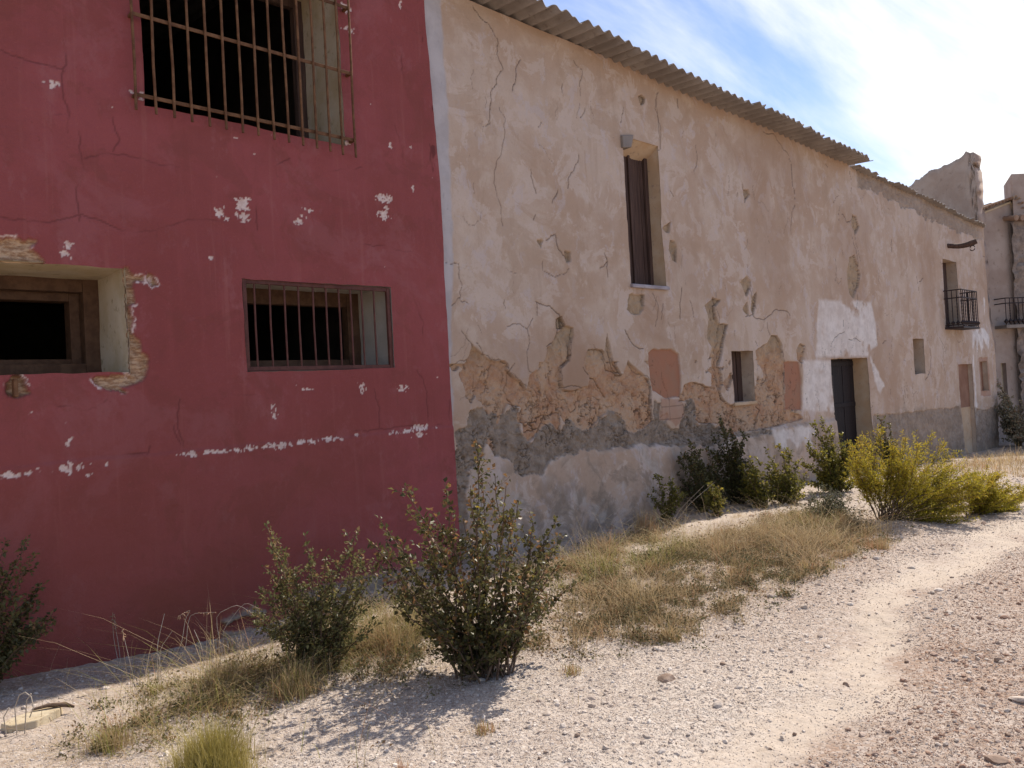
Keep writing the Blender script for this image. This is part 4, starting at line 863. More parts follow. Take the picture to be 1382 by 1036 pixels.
def shrub(name, base_px, tips, label, cat, mat, bark, leaf=.035, wide=.34, density=90, seed=1, spread=.3, autumn=.12, yellow=.03, twig=.16, ntw=7, bare=.18, stem_r=.006, group=None, ground_xy=None, autumn_top=True, extra=0, curve=.25, base_w=.06, xr=(.62, 1.0), tdir=.6):
    r = np.random.RandomState(seed)
    g0 = G(*base_px) if ground_xy is None else np.array([*ground_xy, 0.])
    g0[2] = on_ground(g0[0], g0[1]); dep = depth_of(g0)
    o = empty(name, tuple(g0), label, cat, group); st = MB(); LP = []; LD = []; LC = []
    ends = []
    for (u, v) in tips: ends.append(DP(u, v, dep + r.uniform(-spread, spread)))
    for _ in range(extra):
        a = ends[r.randint(len(tips))]; c = ends[r.randint(len(tips))]; f = r.uniform(.6, 1); e = a * f + c * (1 - f); e = g0 + (e - g0) * r.uniform(*xr) + np.array([r.uniform(-.5, .5) * spread, r.uniform(-.5, .5) * spread, 0]); ends.append(e)
    zmax = max(e[2] for e in ends)
    for e in ends:
        b0 = g0 + np.array([r.uniform(-base_w, base_w), r.uniform(-base_w, base_w), -.02]); L = np.linalg.norm(e - b0)
        mid = b0 + (e - b0) * .5 + np.array([(b0 - e)[0] * curve * .5, (b0 - e)[1] * curve * .5, L * curve * .25]) + r.normal(0, .03, 3) * L
        n = 10; t = np.linspace(0, 1, n)[:, None]; P = b0 * (1 - t) ** 2 + 2 * mid * t * (1 - t) + e * t * t; P += r.normal(0, .008, P.shape) * L * (t > 0) * (t < 1)
        st.tube(P, np.linspace(stem_r, stem_r * .3, n), 5)
        segs = [(P, bare, 1.0)]
        for k in range(ntw):
            f = r.uniform(bare + .05, .97); p = b0 * (1 - f) ** 2 + 2 * mid * f * (1 - f) + e * f * f
            dirv = (e - b0) / L * .8 + r.normal(0, tdir, 3); dirv[2] = abs(dirv[2]) * .8 + .1; dirv /= np.linalg.norm(dirv)
            ln = twig * r.uniform(.5, 1.2) * (1.15 - .6 * f); q = p + dirv * ln; mm = (p + q) / 2 + r.normal(0, .1, 3) * ln
            tt = np.linspace(0, 1, 4)[:, None]; Q = p * (1 - tt) ** 2 + 2 * mm * tt * (1 - tt) + q * tt * tt
            st.tube(Q, np.linspace(stem_r * .4, stem_r * .18, 4), 3); segs.append((Q, .1, .9))
        for (Q, lo, dn) in segs:
            ln = np.linalg.norm(np.diff(Q, axis=0), axis=1).sum(); m = max(2, int(ln * density * dn * DENS)); f = r.uniform(lo, 1, m); k = f * (len(Q) - 1); i = np.minimum(k.astype(int), len(Q) - 2); w_ = (k - i)[:, None]
            p = Q[i] * (1 - w_) + Q[i + 1] * w_; ax = Q[i + 1] - Q[i]; ax /= np.linalg.norm(ax, axis=1)[:, None] + 1e-9
            dd = ax * .5 + r.normal(0, .75, (m, 3)); LP.append(p + dd * .008); LD.append(dd)
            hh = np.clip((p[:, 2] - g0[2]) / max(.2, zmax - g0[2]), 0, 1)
            au = r.rand(m) * .6 + (r.rand(m) < autumn * ((.3 + 1.9 * hh ** 2) if autumn_top else 1)) * .5
            ye = r.rand(m) * .8 + (r.rand(m) < yellow) * .3
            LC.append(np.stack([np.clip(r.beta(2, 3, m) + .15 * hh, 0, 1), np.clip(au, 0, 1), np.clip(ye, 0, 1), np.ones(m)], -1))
    st.build('stems', bark, o, True)
    LP = np.vstack(LP); LD = np.vstack(LD); LC = np.vstack(LC); N = r.normal(0, .7, LP.shape) + np.array([0, 0, .8])
    V, T, C = leaf_block(LP, LD, N, leaf * r.uniform(.55, 1.2, len(LP)), wide, LC)
    npmesh('foliage', V, [T], mat, o, False, {'tint': C}); return o

shrub('leafy_shrub', (655, 905), [(645, 597), (650, 640), (683, 655), (668, 640), (600, 652), (612, 690), (545, 655), (550, 690), (512, 700), (528, 745), (570, 705), (720, 705), (748, 735), (752, 700), (700, 675), (625, 700), (580, 760), (738, 790), (660, 720), (600, 800), (705, 825), (540, 795), (560, 830), (640, 800), (690, 770), (715, 745), (520, 770), (735, 760), (590, 850), (575, 740), (635, 655), (690, 690), (505, 735), (515, 790), (528, 815), (757, 762), (760, 722), (745, 812), (722, 838), (548, 772), (770, 790), (585, 690), (715, 790)],
      'large dark green leafy shrub with rusty tips, before the red and beige wall joint', 'shrub', M['leaf'], M['bark'], .033, .38, 50, 1, .36, .24, .045, .20, 10, .10, .007, extra=6, base_w=.12, xr=(.7, 1.0), curve=.12)
shrub('leafy_shrub', (432, 895), [(360, 708), (368, 740), (385, 770), (412, 722), (418, 755), (485, 712), (478, 735), (462, 760), (440, 745), (395, 800), (350, 835), (492, 780), (455, 800), (380, 800), (505, 770), (405, 840), (470, 840), (430, 790), (340, 820), (488, 745), (352, 795), (345, 850), (356, 765), (372, 855), (505, 810), (515, 750), (372, 725), (500, 850)],
      'smaller dusty green shrub with arching tips against the red wall, left of the largest shrub', 'shrub', M['leaf2'], M['bark'], .027, .34, 62, 2, .28, .24, .03, .18, 9, .12, .005, extra=12, base_w=.14, xr=(.7, 1.0), curve=.12)
shrub('leafy_shrub', (-30, 905), [(8, 730), (35, 728), (48, 745), (20, 760), (52, 790), (72, 828), (30, 810), (40, 860), (5, 820), (60, 850), (-20, 740), (-50, 760), (-40, 820)],
      'dark shrub cut off by the left picture edge at the red wall foot', 'shrub', M['leaf'], M['bark'], .030, .34, 70, 3, .12, .02, .0, .14, 8, .15, .005, None, (.93, -.22), extra=10)
WB = 'shrubs growing along the foot of the beige wall'
shrub('wall_shrub', (905, 700), [(886, 640), (905, 645), (895, 660), (925, 668), (880, 672), (915, 655)], 'low dark shrub, leftmost of those at the foot of the beige wall', 'shrub', M['wleaf'], M['bark'], .035, .4, 60, 4, .12, .05, .0, .14, 6, .1, .006, WB, (7.75, -.30), extra=7)
shrub('wall_shrub', (940, 695), [(930, 594), (938, 604), (920, 612), (945, 608), (934, 632), (925, 650), (950, 640), (915, 640), (940, 660), (957, 660)], 'slender dark green shrub against the beige wall, left of the tallest dark one', 'shrub', M['leaf'], M['bark'], .036, .4, 62, 5, .14, .06, .02, .16, 7, .08, .006, WB, (8.55, -.30), extra=15)
shrub('wall_shrub', (985, 690), [(970, 563), (976, 575), (960, 585), (985, 578), (992, 590), (1000, 600), (955, 605), (978, 610), (995, 630), (960, 640), (1008, 640), (985, 650), (1015, 660), (975, 660), (1003, 585)], 'tall dark green shrub under the small boarded window', 'shrub', M['leaf'], M['bark'], .038, .4, 66, 6, .16, .05, .01, .18, 8, .06, .007, WB, (9.35, -.33), extra=18)
shrub('wall_shrub', (962, 690), [(948, 622), (957, 608), (965, 625), (952, 640), (970, 645), (960, 655), (945, 655)], 'dark narrow shrub squeezed between the two taller dark ones by the plinth', 'shrub', M['leaf'], M['bark'], .036, .4, 60, 26, .12, .05, .0, .15, 7, .06, .006, WB, (8.95, -.24), extra=20)
shrub('wall_shrub', (1012, 690), [(1000, 628), (1010, 615), (1020, 632), (1004, 645), (1024, 650), (1014, 660), (998, 660)], 'sunlit yellowish shrub standing right of the tall dark one under the small window', 'shrub', M['wleaf'], M['bark'], .036, .42, 58, 27, .16, .12, .22, .15, 8, .08, .006, WB, (9.25, -.72), extra=20)
shrub('wall_shrub', (960, 695), [(958, 650), (968, 655), (962, 668), (950, 672), (970, 680)], 'small yellowing shrub in the sun in front of the dark wall shrubs', 'shrub', M['wleaf'], M['bark'], .032, .42, 62, 16, .10, .2, .25, .12, 6, .1, .005, WB, (8.35, -.62), extra=12)
shrub('wall_shrub', (1045, 690), [(1020, 618), (1034, 606), (1050, 598), (1064, 606), (1078, 622), (1040, 640), (1060, 645), (1028, 655), (1076, 660), (1010, 645), (1050, 665), (1086, 645), (1006, 662), (1084, 668)], 'sunlit yellow green shrub before the white plinth left of the door', 'shrub', M['wleaf'], M['bark'], .036, .42, 60, 7, .22, .12, .22, .16, 8, .08, .006, WB, (9.75, -.85), extra=15)
shrub('wall_shrub', (1115, 665), [(1098, 572), (1108, 562), (1120, 576), (1134, 586), (1090, 600), (1108, 605), (1125, 612), (1144, 610), (1100, 635), (1134, 640), (1084, 625), (1115, 640), (1150, 632), (1080, 650), (1148, 655), (1142, 598)], 'tall bright green shrub in front of the dark door', 'shrub', M['wleaf'], M['bark'], .040, .42, 62, 8, .25, .10, .15, .19, 9, .06, .007, WB, (10.9, -.95), extra=20)
shrub('wall_shrub', (1190, 640), [(1183, 558), (1190, 572), (1178, 585), (1200, 590), (1210, 598), (1188, 600), (1170, 605), (1195, 620)], 'thin dark shrub with bare tips just right of the door', 'shrub', M['leaf'], M['bark'], .036, .36, 50, 9, .2, .1, .02, .2, 7, .1, .007, WB, (13.9, -.62), extra=16)
shrub('grey_bush', (1120, 705), [(1095, 665), (1110, 655), (1130, 660), (1150, 672), (1085, 685), (1160, 690), (1120, 670), (1140, 685), (1100, 690)], 'low grey green bush in front of the tall bright green shrub', 'shrub', M['greyleaf'], M['palebark'], .030, .26, 80, 10, .22, .1, .05, .12, 10, .05, .004, extra=14)
BR = 'yellow broom bushes beside the track'
shrub('broom_bush', (1195, 705), [(1148, 597), (1160, 590), (1172, 600), (1188, 588), (1205, 598), (1222, 590), (1240, 600), (1258, 592), (1275, 598), (1290, 610), (1302, 630), (1310, 650), (1308, 672), (1298, 690), (1280, 700), (1262, 714), (1318, 652), (1324, 668), (1304, 704), (1286, 712), (1312, 640), (1320, 684), (1180, 620), (1200, 630), (1230, 620), (1255, 630), (1275, 640), (1285, 660), (1150, 630), (1165, 650), (1240, 660), (1262, 675), (1215, 650)], 'large yellow green broom bush fanning out to the right beside the track', 'bush', M['broom'], M['bark'], .034, .13, 110, 11, .40, .3, .15, .30, 11, .34, .006, BR, extra=44, curve=.1, base_w=.10, xr=(.72, 1.06), tdir=.32)
shrub('broom_bush', (1318, 690), [(1318, 640), (1332, 632), (1348, 640), (1362, 648), (1376, 655), (1386, 668), (1372, 680), (1340, 655), (1325, 665), (1355, 672), (1395, 660), (1390, 690)], 'smaller broom bush at the right edge, behind the large one', 'bush', M['broom'], M['bark'], .036, .13, 140, 12, .35, .3, .1, .2, 9, .12, .006, BR, extra=30, curve=.1, base_w=.10, xr=(.72, 1.06), tdir=.32)
shrub('ivy_shrub', (1358, 608), [(1346, 512), (1350, 530), (1356, 540), (1360, 560), (1350, 570), (1345, 550), (1365, 580)], 'upright pale leafed climber growing beside the narrow far window', 'shrub', M['paleleaf'], M['bark'], .06, .42, 45, 13, .3, .15, .05, .3, 8, .05, .01, None, (21.9, -.45), extra=10)
shrub('ivy_shrub', (1375, 606), [(1362, 560), (1370, 548), (1380, 545), (1392, 552), (1366, 575), (1378, 570), (1390, 580), (1360, 590)], 'rounded brownish bush at the right edge below the far balcony', 'shrub', M['paleleaf'], M['bark'], .06, .42, 45, 14, .4, .45, .05, .3, 8, .05, .01, None, (22.0, -1.25), extra=14, autumn_top=False)

# ------------------------------------------------------------------ grass
def blades(n, pick, hgt, wid, seed, greenf, lean=.5):
    r = np.random.RandomState(seed); P = pick(n, r); n = len(P); z = gz(P[:, 0], P[:, 1]); h = hgt(P, r); a = r.uniform(0, 2 * math.pi, n); ln = np.abs(r.normal(0, lean, n)) * h
    B = np.stack([P[:, 0], P[:, 1], z - .005], -1); D = np.stack([np.cos(a) * ln, np.sin(a) * ln, h], -1); S = np.stack([-np.sin(a), np.cos(a), 0 * a], -1) * (wid * r.uniform(.6, 1.3, n))[:, None]
    m1 = B + D * np.array([.28, .28, .45]); m2 = B + D * np.array([.62, .62, .80]); tip = B + D * np.array([1, 1, .97])
    V = np.stack([B - S, B + S, m1 - S * .8, m1 + S * .8, m2 - S * .5, m2 + S * .5, tip], 1).reshape(-1, 3); o = np.arange(n)[:, None] * 7
    Q = np.concatenate([o + np.array([0, 1, 3, 2]), o + np.array([2, 3, 5, 4])]); T = o + np.array([4, 5, 6])
    g = greenf(P, r); rd = sst(.50, .66, fbm(P[:, 0] * 4.5, P[:, 1] * 4.5, 3, 330)); C = np.stack([r.rand(n) * .75 + .25 * fbm(P[:, 0] * 12, P[:, 1] * 12, 2, 331), g, np.clip(r.rand(n) * .85 + .35 * rd * (r.rand(n) < .7), 0, 1), np.ones(n)], -1); return V, Q, T, np.repeat(C, 7, 0)
gregions = [gpoly([(735, 870), (745, 815), (800, 778), (900, 748), (960, 730), (1045, 704), (1130, 700), (1200, 718), (1150, 750), (1090, 785), (1000, 815), (930, 850), (860, 865), (790, 860)]), gpoly([(150, 985), (190, 940), (300, 895), (380, 875), (470, 840), (540, 800), (600, 820), (600, 890), (520, 905), (430, 925), (330, 950), (240, 975)]), gpoly([(700, 770), (760, 755), (880, 715), (905, 705), (880, 730), (800, 765), (740, 795)])]
def pick_grass(n, r):
    x = r.uniform(1.0, 11, n * 8); y = r.uniform(-3.1, -.2, n * 8); d = np.full(len(x), 1e3)
    for pl in gregions: d = np.minimum(d, sdf_poly(x, y, pl))
    cl = fbm(x * 3.0, y * 3.0, 3, 300); cl2 = fbm(x * 9, y * 9, 2, 301)
    pr = sst(.26, -.42, d + (cl - .5) * .9) * (.05 + .95 * sst(.42, .60, cl * .45 + cl2 * .55)) + .008 * (cl > .55)
    k = r.rand(len(x)) < pr; return np.stack([x[k], y[k]], -1)[:n]
grn = G(850, 775)[:2]; grn2 = G(1110, 715)[:2]
def greenf(P, r):
    g = 1.5 * np.exp(-(((P[:, 0] - grn[0]) / .9) ** 2 + ((P[:, 1] - grn[1]) / .40) ** 2)) + .9 * np.exp(-(((P[:, 0] - grn2[0]) / .9) ** 2 + ((P[:, 1] - grn2[1]) / .5) ** 2))
    return np.clip(r.rand(len(P)) * .62 + g * .5 * (r.rand(len(P)) < .75) + .45 * (P[:, 0] < 3.6) * (r.rand(len(P)) < .55), 0, 1)
def hgrass(P, r): return r.gamma(2.2, .022, len(P)) * (.3 + 2.4 * sst(.38, .72, fbm(P[:, 0] * 3.2, P[:, 1] * 3.2, 3, 310))) + .018
V, Q, T, C = blades(36000, pick_grass, hgrass, .0012, 21, greenf, 2.2)
V2, Q2, T2, C2 = blades(5500, pick_grass, lambda P, r: r.uniform(.10, .27, len(P)) * (.55 + .6 * fbm(P[:, 0] * 2, P[:, 1] * 2, 2, 311)), .0010, 22, greenf, .75)
CL = np.random.RandomState(23); CC = pick_grass(430, CL); ck = CL.randint(0, len(CC), 30000); crad = CL.gamma(3, .012, len(CC)) + .012; ch = CL.gamma(4, .017, len(CC)); ctone = CL.rand(len(CC), 3)
def pick_clump(n, r): return CC[ck] + r.normal(0, 1, (len(ck), 2)) * crad[ck][:, None]
V3, Q3, T3, C3 = blades(30000, pick_clump, lambda P, r: ch[ck] * r.uniform(.4, 1.15, len(ck)), .0013, 24, lambda P, r: np.clip(ctone[ck, 0] * (1 + .5 * (P[:, 0] < 3.8)) * .85 + .55 * np.exp(-(((P[:, 0] - grn[0]) / .9) ** 2 + ((P[:, 1] - grn[1]) / .40) ** 2)) + r.normal(0, .08, len(ck)), 0, 1), .62)
C3[:, 2] = np.repeat(np.clip((ctone[ck, 1] > .74) * .95 * (CL.rand(len(ck)) < .8), 0, 1), 7); C3[:, 0] = np.clip(C3[:, 0] * .5 + .5 * np.repeat(ctone[ck, 2], 7), 0, 1)
farp = [(12.6, -1.1), (15, -.75), (19.5, -.7), (21.2, -1.2), (21, -2.6), (16, -2.9), (12.6, -2.4)]
def pick_far(n, r):
    x = r.uniform(12, 22, n * 2); y = r.uniform(-3.2, -.4, n * 2); d = sdf_poly(x, y, farp); k = r.rand(len(x)) < sst(.3, -.3, d + (fbm(x * 2, y * 2, 3, 340) - .5) * .9) * sst(.35, .6, fbm(x * 4, y * 4, 3, 341)); return np.stack([x[k], y[k]], -1)[:n]
V4, Q4, T4, C4 = blades(9000, pick_far, lambda P, r: r.gamma(3, .03, len(P)), .0035, 25, lambda P, r: r.rand(len(P)) * .7, 1.2)
n4 = len(V2); V2 = np.vstack([V2, V4]); Q2 = np.vstack([Q2, Q4 + n4]); T2 = np.vstack([T2, T4 + n4]); C2 = np.vstack([C2, C4])
o1, o2 = len(V), len(V) + len(V2)
V, Q, T, C = np.vstack([V, V2, V3]), np.vstack([Q, Q2 + o1, Q3 + o2]), np.vstack([T, T2 + o1, T3 + o2]), np.vstack([C, C2, C3])
tag(npmesh('dry_grass', V, [Q, T], M['grass'], None, False, {'tint': C}), kind='stuff', label='dry tan and green grass on the verge', cat='grass')

# low leafy weeds between the grasses
def weeds(n, seed):
    r = np.random.RandomState(seed); P = pick_grass(n // 14, r); m = len(P); k = 14
    c = np.repeat(P, k, 0) + r.normal(0, .030, (m * k, 2)); h = np.repeat(r.gamma(2, .022, m), k) * r.rand(m * k); z = gz(c[:, 0], c[:, 1]) + h
    D = r.normal(0, .7, (m * k, 3)) + np.array([0, 0, .5]); N = r.normal(0, .6, (m * k, 3)) + np.array([0, 0, .8]); tone = np.repeat(r.rand(m), k)
    C = np.stack([np.clip(tone * .7 + r.rand(m * k) * .3, 0, 1), np.repeat(r.rand(m) * 1.0, k), r.rand(m * k) * .8, np.ones(m * k)], -1)
    V, T, C = leaf_block(np.stack([c[:, 0], c[:, 1], z], -1), D, N, r.uniform(.010, .026, m * k), .30, C)
    tag(npmesh('low_weeds', V, [T], M['weed'], None, False, {'tint': C}), kind='stuff', label='low dull weeds and withered leaves on the verge', cat='weeds')
M['weed'] = mat_leaf('dull_weed_leaf', (.065, .062, .026), (.19, .175, .08), (.26, .16, .08), (.34, .26, .13), .7, .25)
weeds(90000, 91)
def tuft(u, v, rad, hgt, n, label, mat, seed, wid=.0018, group='grass tufts on the gravel', cat='grass tuft', green=.3, xy=None):
    c = G(u, v) if xy is None else np.array([*xy, 0.])
    r0 = np.random.RandomState(seed)
    P0 = c[:2] + r0.normal(0, rad * .45, (n, 2))
    V, Q, T, C = blades(n, lambda n_, r: P0, lambda P, r: hgt * r.uniform(.45, 1.1, len(P)) * (1.15 - .5 * np.clip(np.hypot(*(P - c[:2]).T) / rad, 0, 1)), wid, seed, lambda P, r: np.clip(r.rand(len(P)) * .6 + green * r.rand(len(P)), 0, 1), .55)
    o = npmesh('grass_tuft', V, [Q, T], mat, None, False, {'tint': C}); z = on_ground(c[0], c[1])
    o.data.transform(Matrix.Translation((-c[0], -c[1], -z))); o.location = (c[0], c[1], z)
    return tag(o, label, cat, group)
tuft(285, 1040, .17, .25, 2800, 'thick yellow green grass tuft at the bottom left, largest of the tufts', M['tuft'], 31, .0011, green=.35)
tuft(1088, 778, .08, .13, 160, 'dry tuft alone on the gravel below the broom bush, nearest the track', M['grass'], 32)
tuft(1125, 735, .10, .17, 220, 'dry tuft in the verge left of the broom bush base', M['grass'], 33, green=.5)
tuft(1150, 752, .07, .12, 130, 'small tuft on the gravel just below the broom bush', M['grass'], 34)
tuft(1190, 742, .08, .14, 150, 'pale tuft by the foot of the large broom bush', M['grass'], 35)
tuft(150, 1000, .11, .13, 420, 'low greyish tuft near the bottom left corner, left of the thick yellow one', M['grass'], 36, green=.6)
tuft(905, 855, .07, .11, 130, 'short dry tuft at the edge of the white gravel, right of the largest shrub', M['grass'], 37)
tuft(770, 900, .07, .08, 120, 'tiny dry tuft at the right foot of the largest shrub', M['grass'], 38, green=.5)
tuft(655, 985, .06, .07, 110, 'tiny tuft on the gravel in front of the largest shrub', M['grass'], 39)
tuft(300, 925, .14, .20, 500, 'rough dry tuft on the bank left of the smaller dusty shrub', M['grass'], 40, green=.5)
tuft(400, 930, .15, .20, 520, 'rough tuft at the foot of the smaller dusty shrub', M['grass'], 41, green=.55)
tuft(520, 875, .16, .22, 520, 'dry tuft between the two leafy shrubs', M['grass'], 42, green=.3)
tuft(870, 720, .14, .32, 260, 'tall rust tinged grass tuft against the beige wall', M['grass'], 43, .0022, green=.1)

# dry seed stalks
def stalk(base, tips, label, seed, heads=True, mat=None, rad=.0022):
    r = random.Random(seed); g0 = G(*base); g0[2] = on_ground(g0[0], g0[1]); dep = depth_of(g0)
    o = empty('dry_stalk', tuple(g0), label, 'plant', 'dry stalks by the red wall'); b = MB(); hd = MB(); any_h = False
    for pts in tips:
        P = [g0 + np.array([r.uniform(-.02, .02), r.uniform(-.02, .02), -.01])] + [DP(u, v, dep + r.uniform(-.06, .06)) for u, v in pts]
        P = np.array(P); t = np.linspace(0, len(P) - 1, 4 * (len(P) - 1) + 1); Q = np.stack([np.interp(t, range(len(P)), P[:, k]) for k in range(3)], -1)
        Q[1:-1] = (Q[:-2] + Q[1:-1] * 2 + Q[2:]) / 4; b.tube(Q, np.linspace(rad, rad * .5, len(Q)), 5)
        if heads:
            hd = MB()
            for k in range(9):
                f = 1 - .22 * k / 9; i = f * (len(Q) - 1); p = Q[int(i)] if int(i) >= len(Q) - 1 else Q[int(i)] * (1 - i % 1) + Q[int(i) + 1] * (i % 1)
                q = p + np.array([r.uniform(-.02, .02), r.uniform(-.02, .02), r.uniform(-.035, .01)]); hd.tube([p, (p + q) / 2, q], [.001, .004, .001], 4)
            hd.build('seed_head', M['brownseed'], o, True)
    b.build('stem', mat or M['palebark'], o, True)
    return o
M['brownseed'] = simple('dry_seed_head', (.22, .12, .07), (.33, .21, .13), 30, .9, .3, 60)
stalk((165, 890), [[(153, 860), (152, 826)], [(160, 870), (154, 836)]], 'pair of thin reddish seed stalks, leftmost by the red wall', 1)
stalk((178, 912), [[(171, 875), (165, 850)]], 'single bent reddish seed stalk right of the leftmost pair', 2)
stalk((215, 908), [[(212, 870), (222, 828)], [(214, 880), (200, 912 - 25)], [(216, 875), (232, 852)]], 'forked pale twig stalk standing on the bare bank', 3, False, rad=.003)
stalk((222, 896), [[(245, 870), (250, 835), (258, 822), (240, 832)], [(250, 880), (255, 828), (290, 826)]], 'arching seed stalk with drooping heads left of the grey wall patch', 4)
stalk((275, 890), [[(280, 870), (296, 860)], [(272, 872), (262, 850)], [(282, 880), (310, 868), (305, 885)]], 'low branching stalk in front of the grey wall patch', 5, False, rad=.0025)
stalk((300, 880), [[(290, 830), (320, 815), (345, 830)], [(300, 850), (330, 812), (352, 822)]], 'long pale stalk bowing over the grey wall patch', 6)
stalk((820, 745), [[(790, 720), (772, 705)], [(800, 715), (830, 690)], [(830, 715), (870, 688)], [(815, 720), (800, 690)], [(840, 730), (900, 690)]], 'spray of pale dry stems in front of the beige plinth right of the largest shrub', 7, False, rad=.002)
stalk((905, 715), [[(930, 680), (965, 650)], [(915, 690), (950, 655)], [(880, 690), (850, 720 - 25)]], 'pale leaning stems in front of the low dark wall shrub', 8, False, rad=.003)

# ------------------------------------------------------------------ stones
_t = (1 + 5 ** .5) / 2
ICO = np.array([(-1, _t, 0), (1, _t, 0), (-1, -_t, 0), (1, -_t, 0), (0, -1, _t), (0, 1, _t), (0, -1, -_t), (0, 1, -_t), (_t, 0, -1), (_t, 0, 1), (-_t, 0, -1), (-_t, 0, 1)]); ICO /= np.linalg.norm(ICO[0])
ICF = np.array([(0, 11, 5), (0, 5, 1), (0, 1, 7), (0, 7, 10), (0, 10, 11), (1, 5, 9), (5, 11, 4), (11, 10, 2), (10, 7, 6), (7, 1, 8), (3, 9, 4), (3, 4, 2), (3, 2, 6), (3, 6, 8), (3, 8, 9), (4, 9, 5), (2, 4, 11), (6, 2, 10), (8, 6, 7), (9, 8, 1)])
OCT = np.array([(1, 0, 0), (0, 1, 0), (-1, 0, 0), (0, -1, 0), (0, 0, 1), (0, 0, -1.)]); OCF = np.array([(0, 1, 4), (1, 2, 4), (2, 3, 4), (3, 0, 4), (1, 0, 5), (2, 1, 5), (3, 2, 5), (0, 3, 5)])
def gravel(n, seed, fine):
    r = np.random.RandomState(seed)
    d = 2.5 + (6.0 if fine else 9.5) * r.rand(n) ** (1.7 if fine else 1.35); lat = r.uniform(-.72, .98, n) * d          # spread over the ground before the wall
    fwd = ROT[:2, 2] / np.linalg.norm(ROT[:2, 2]); rt = np.array([fwd[1], -fwd[0]])
    P = CPOS[:2] + fwd * d[:, None] + rt * lat[:, None]; k = (P[:, 1] < -.15) & (P[:, 1] > -7); P = P[k]; d = d[k]; n = len(P)
    rutd = np.abs(P[:, 1] - rut_y(P[:, 0])); cl = fbm(P[:, 0] * 2, P[:, 1] * 2, 3, 71)
    keep = r.rand(n) < np.clip((.20 if fine else .08) + .9 * sst(.12, .45, rutd + (cl - .5) * .6), 0, 1) * (.30 + .70 * sst(-.9, -2.2, P[:, 1] + (cl - .5))); P = P[keep]; d = d[keep]; cl = cl[keep]; n = len(P)
    s = (.0026 + .0016 * r.rand(n)) if fine else np.minimum(.0038 + .0030 * r.gamma(.9, 1.0, n), .026)
    s = s * np.clip(.62 + .09 * d, .8, 1.5); B, F0 = (OCT, OCF) if fine else (ICO, ICF); kv = len(B)
    sc = np.stack([s * r.uniform(.7, 1.4, n), s * r.uniform(.7, 1.4, n), s * r.uniform(.5, .9, n)], -1)
    V = B[None] * r.uniform(.72, 1.2, (n, kv, 1)) * sc[:, None]; a = r.uniform(0, 6.28, n); c, s_ = np.cos(a)[:, None], np.sin(a)[:, None]
    V = np.stack([V[..., 0] * c - V[..., 1] * s_, V[..., 0] * s_ + V[..., 1] * c, V[..., 2]], -1)
    dz = (fbm(P[:, 0] * 9, P[:, 1] * 9, 4, 31) - .5) * .022 + (vn(P[:, 0] * 38, P[:, 1] * 38, 3) - .5) * .009
    V += np.stack([P[:, 0], P[:, 1], gz(P[:, 0], P[:, 1]) + dz + s * .15], -1)[:, None]
    rd = np.maximum(sst(0, -.3, P[:, 1] - rut_y(P[:, 0]) + (cl - .5) * .8), .4 * sst(4, 5.6, P[:, 0]))
    C = np.stack([np.clip(r.rand(n) * (1 - .35 * rd), 0, 1), np.clip(r.rand(n) * .72 + rd * (.15 + .6 * r.rand(n)), 0, 1), r.rand(n), np.ones(n)], -1)
    return V.reshape(-1, 3), (F0[None] + (np.arange(n) * kv)[:, None, None]).reshape(-1, 3), np.repeat(C, kv, 0)
Va, Fa, Ca = gravel(390000, 5, True); Vb, Fb, Cb = gravel(47000, 6, False)
tag(npmesh('gravel', np.vstack([Va, Vb]), [np.vstack([Fa, Fb + len(Va)])], M['gravel'], None, False, {'tint': np.vstack([Ca, Cb])}), kind='stuff', label='loose pale limestone gravel over the track', cat='gravel')
def rock(u, v, wpx, hpx, label, mat, seed, group='loose stones on the gravel track', flat=.5):
    c = G(u, v); s = depth_of(c) / FPX; c[2] = on_ground(c[0], c[1]); r = np.random.RandomState(seed)
    import bmesh
    bm = bmesh.new(); bmesh.ops.create_icosphere(bm, subdivisions=3, radius=1)
    pl = [(n / np.linalg.norm(n), r.uniform(.55, .95)) for n in r.normal(0, 1, (14, 3))]
    for q in bm.verts:
        p = np.array(q.co)
        for n, d in pl:
            k = p @ n
            if k > d: p = p - n * (k - d)
        p *= 1 + .06 * (r.rand() - .5); q.co = p
    a, b_, h = wpx * s * .5, wpx * s * .5 * r.uniform(.6, .95), max(.012, hpx * s * .62)
    o = bpy.data.objects.new('stone', bpy.data.meshes.new('stone')); bm.transform(Matrix.Diagonal((a, b_, h * .8, 1))); bm.to_mesh(o.data); bm.free(); o.data.materials.append(mat)
    o.location = (c[0], c[1], c[2] + h * .25); o.rotation_euler = (r.uniform(-.1, .1), r.uniform(-.1, .1), r.uniform(0, 6)); COL.objects.link(o); return tag(o, label, 'stone', group)
rock(900, 916, 30, 13, 'flat pinkish stone slab, largest on the white gravel in the middle', M['brownstone'], 1)
rock(889, 868, 18, 7, 'white flat stone at the edge of the dry grass above the largest slab', M['stone'], 2)
rock(1048, 782, 17, 9, 'brown stone half hidden among the dry grass edge', M['brownstone'], 3)
rock(1041, 807, 17, 7, 'pale flat stone just below the brown stone by the grass', M['stone'], 4)
rock(1085, 820, 11, 9, 'rounded pale stone on the gravel left of the wheel track', M['stone'], 5)
rock(1142, 918, 13, 8, 'brown stone on the edge of the pale wheel track, beside the reddish patch', M['brownstone'], 6)
rock(976, 892, 10, 7, 'small brown stone on white gravel right of the largest slab', M['brownstone'], 7)
rock(1326, 957, 13, 8, 'white stone on the red gravel near the bottom right', M['stone'], 8)
rock(1353, 836, 15, 9, 'white stone near the right edge on the red gravel', M['stone'], 9)
rock(1348, 895, 11, 9, 'brown round stone near the right edge', M['brownstone'], 10)
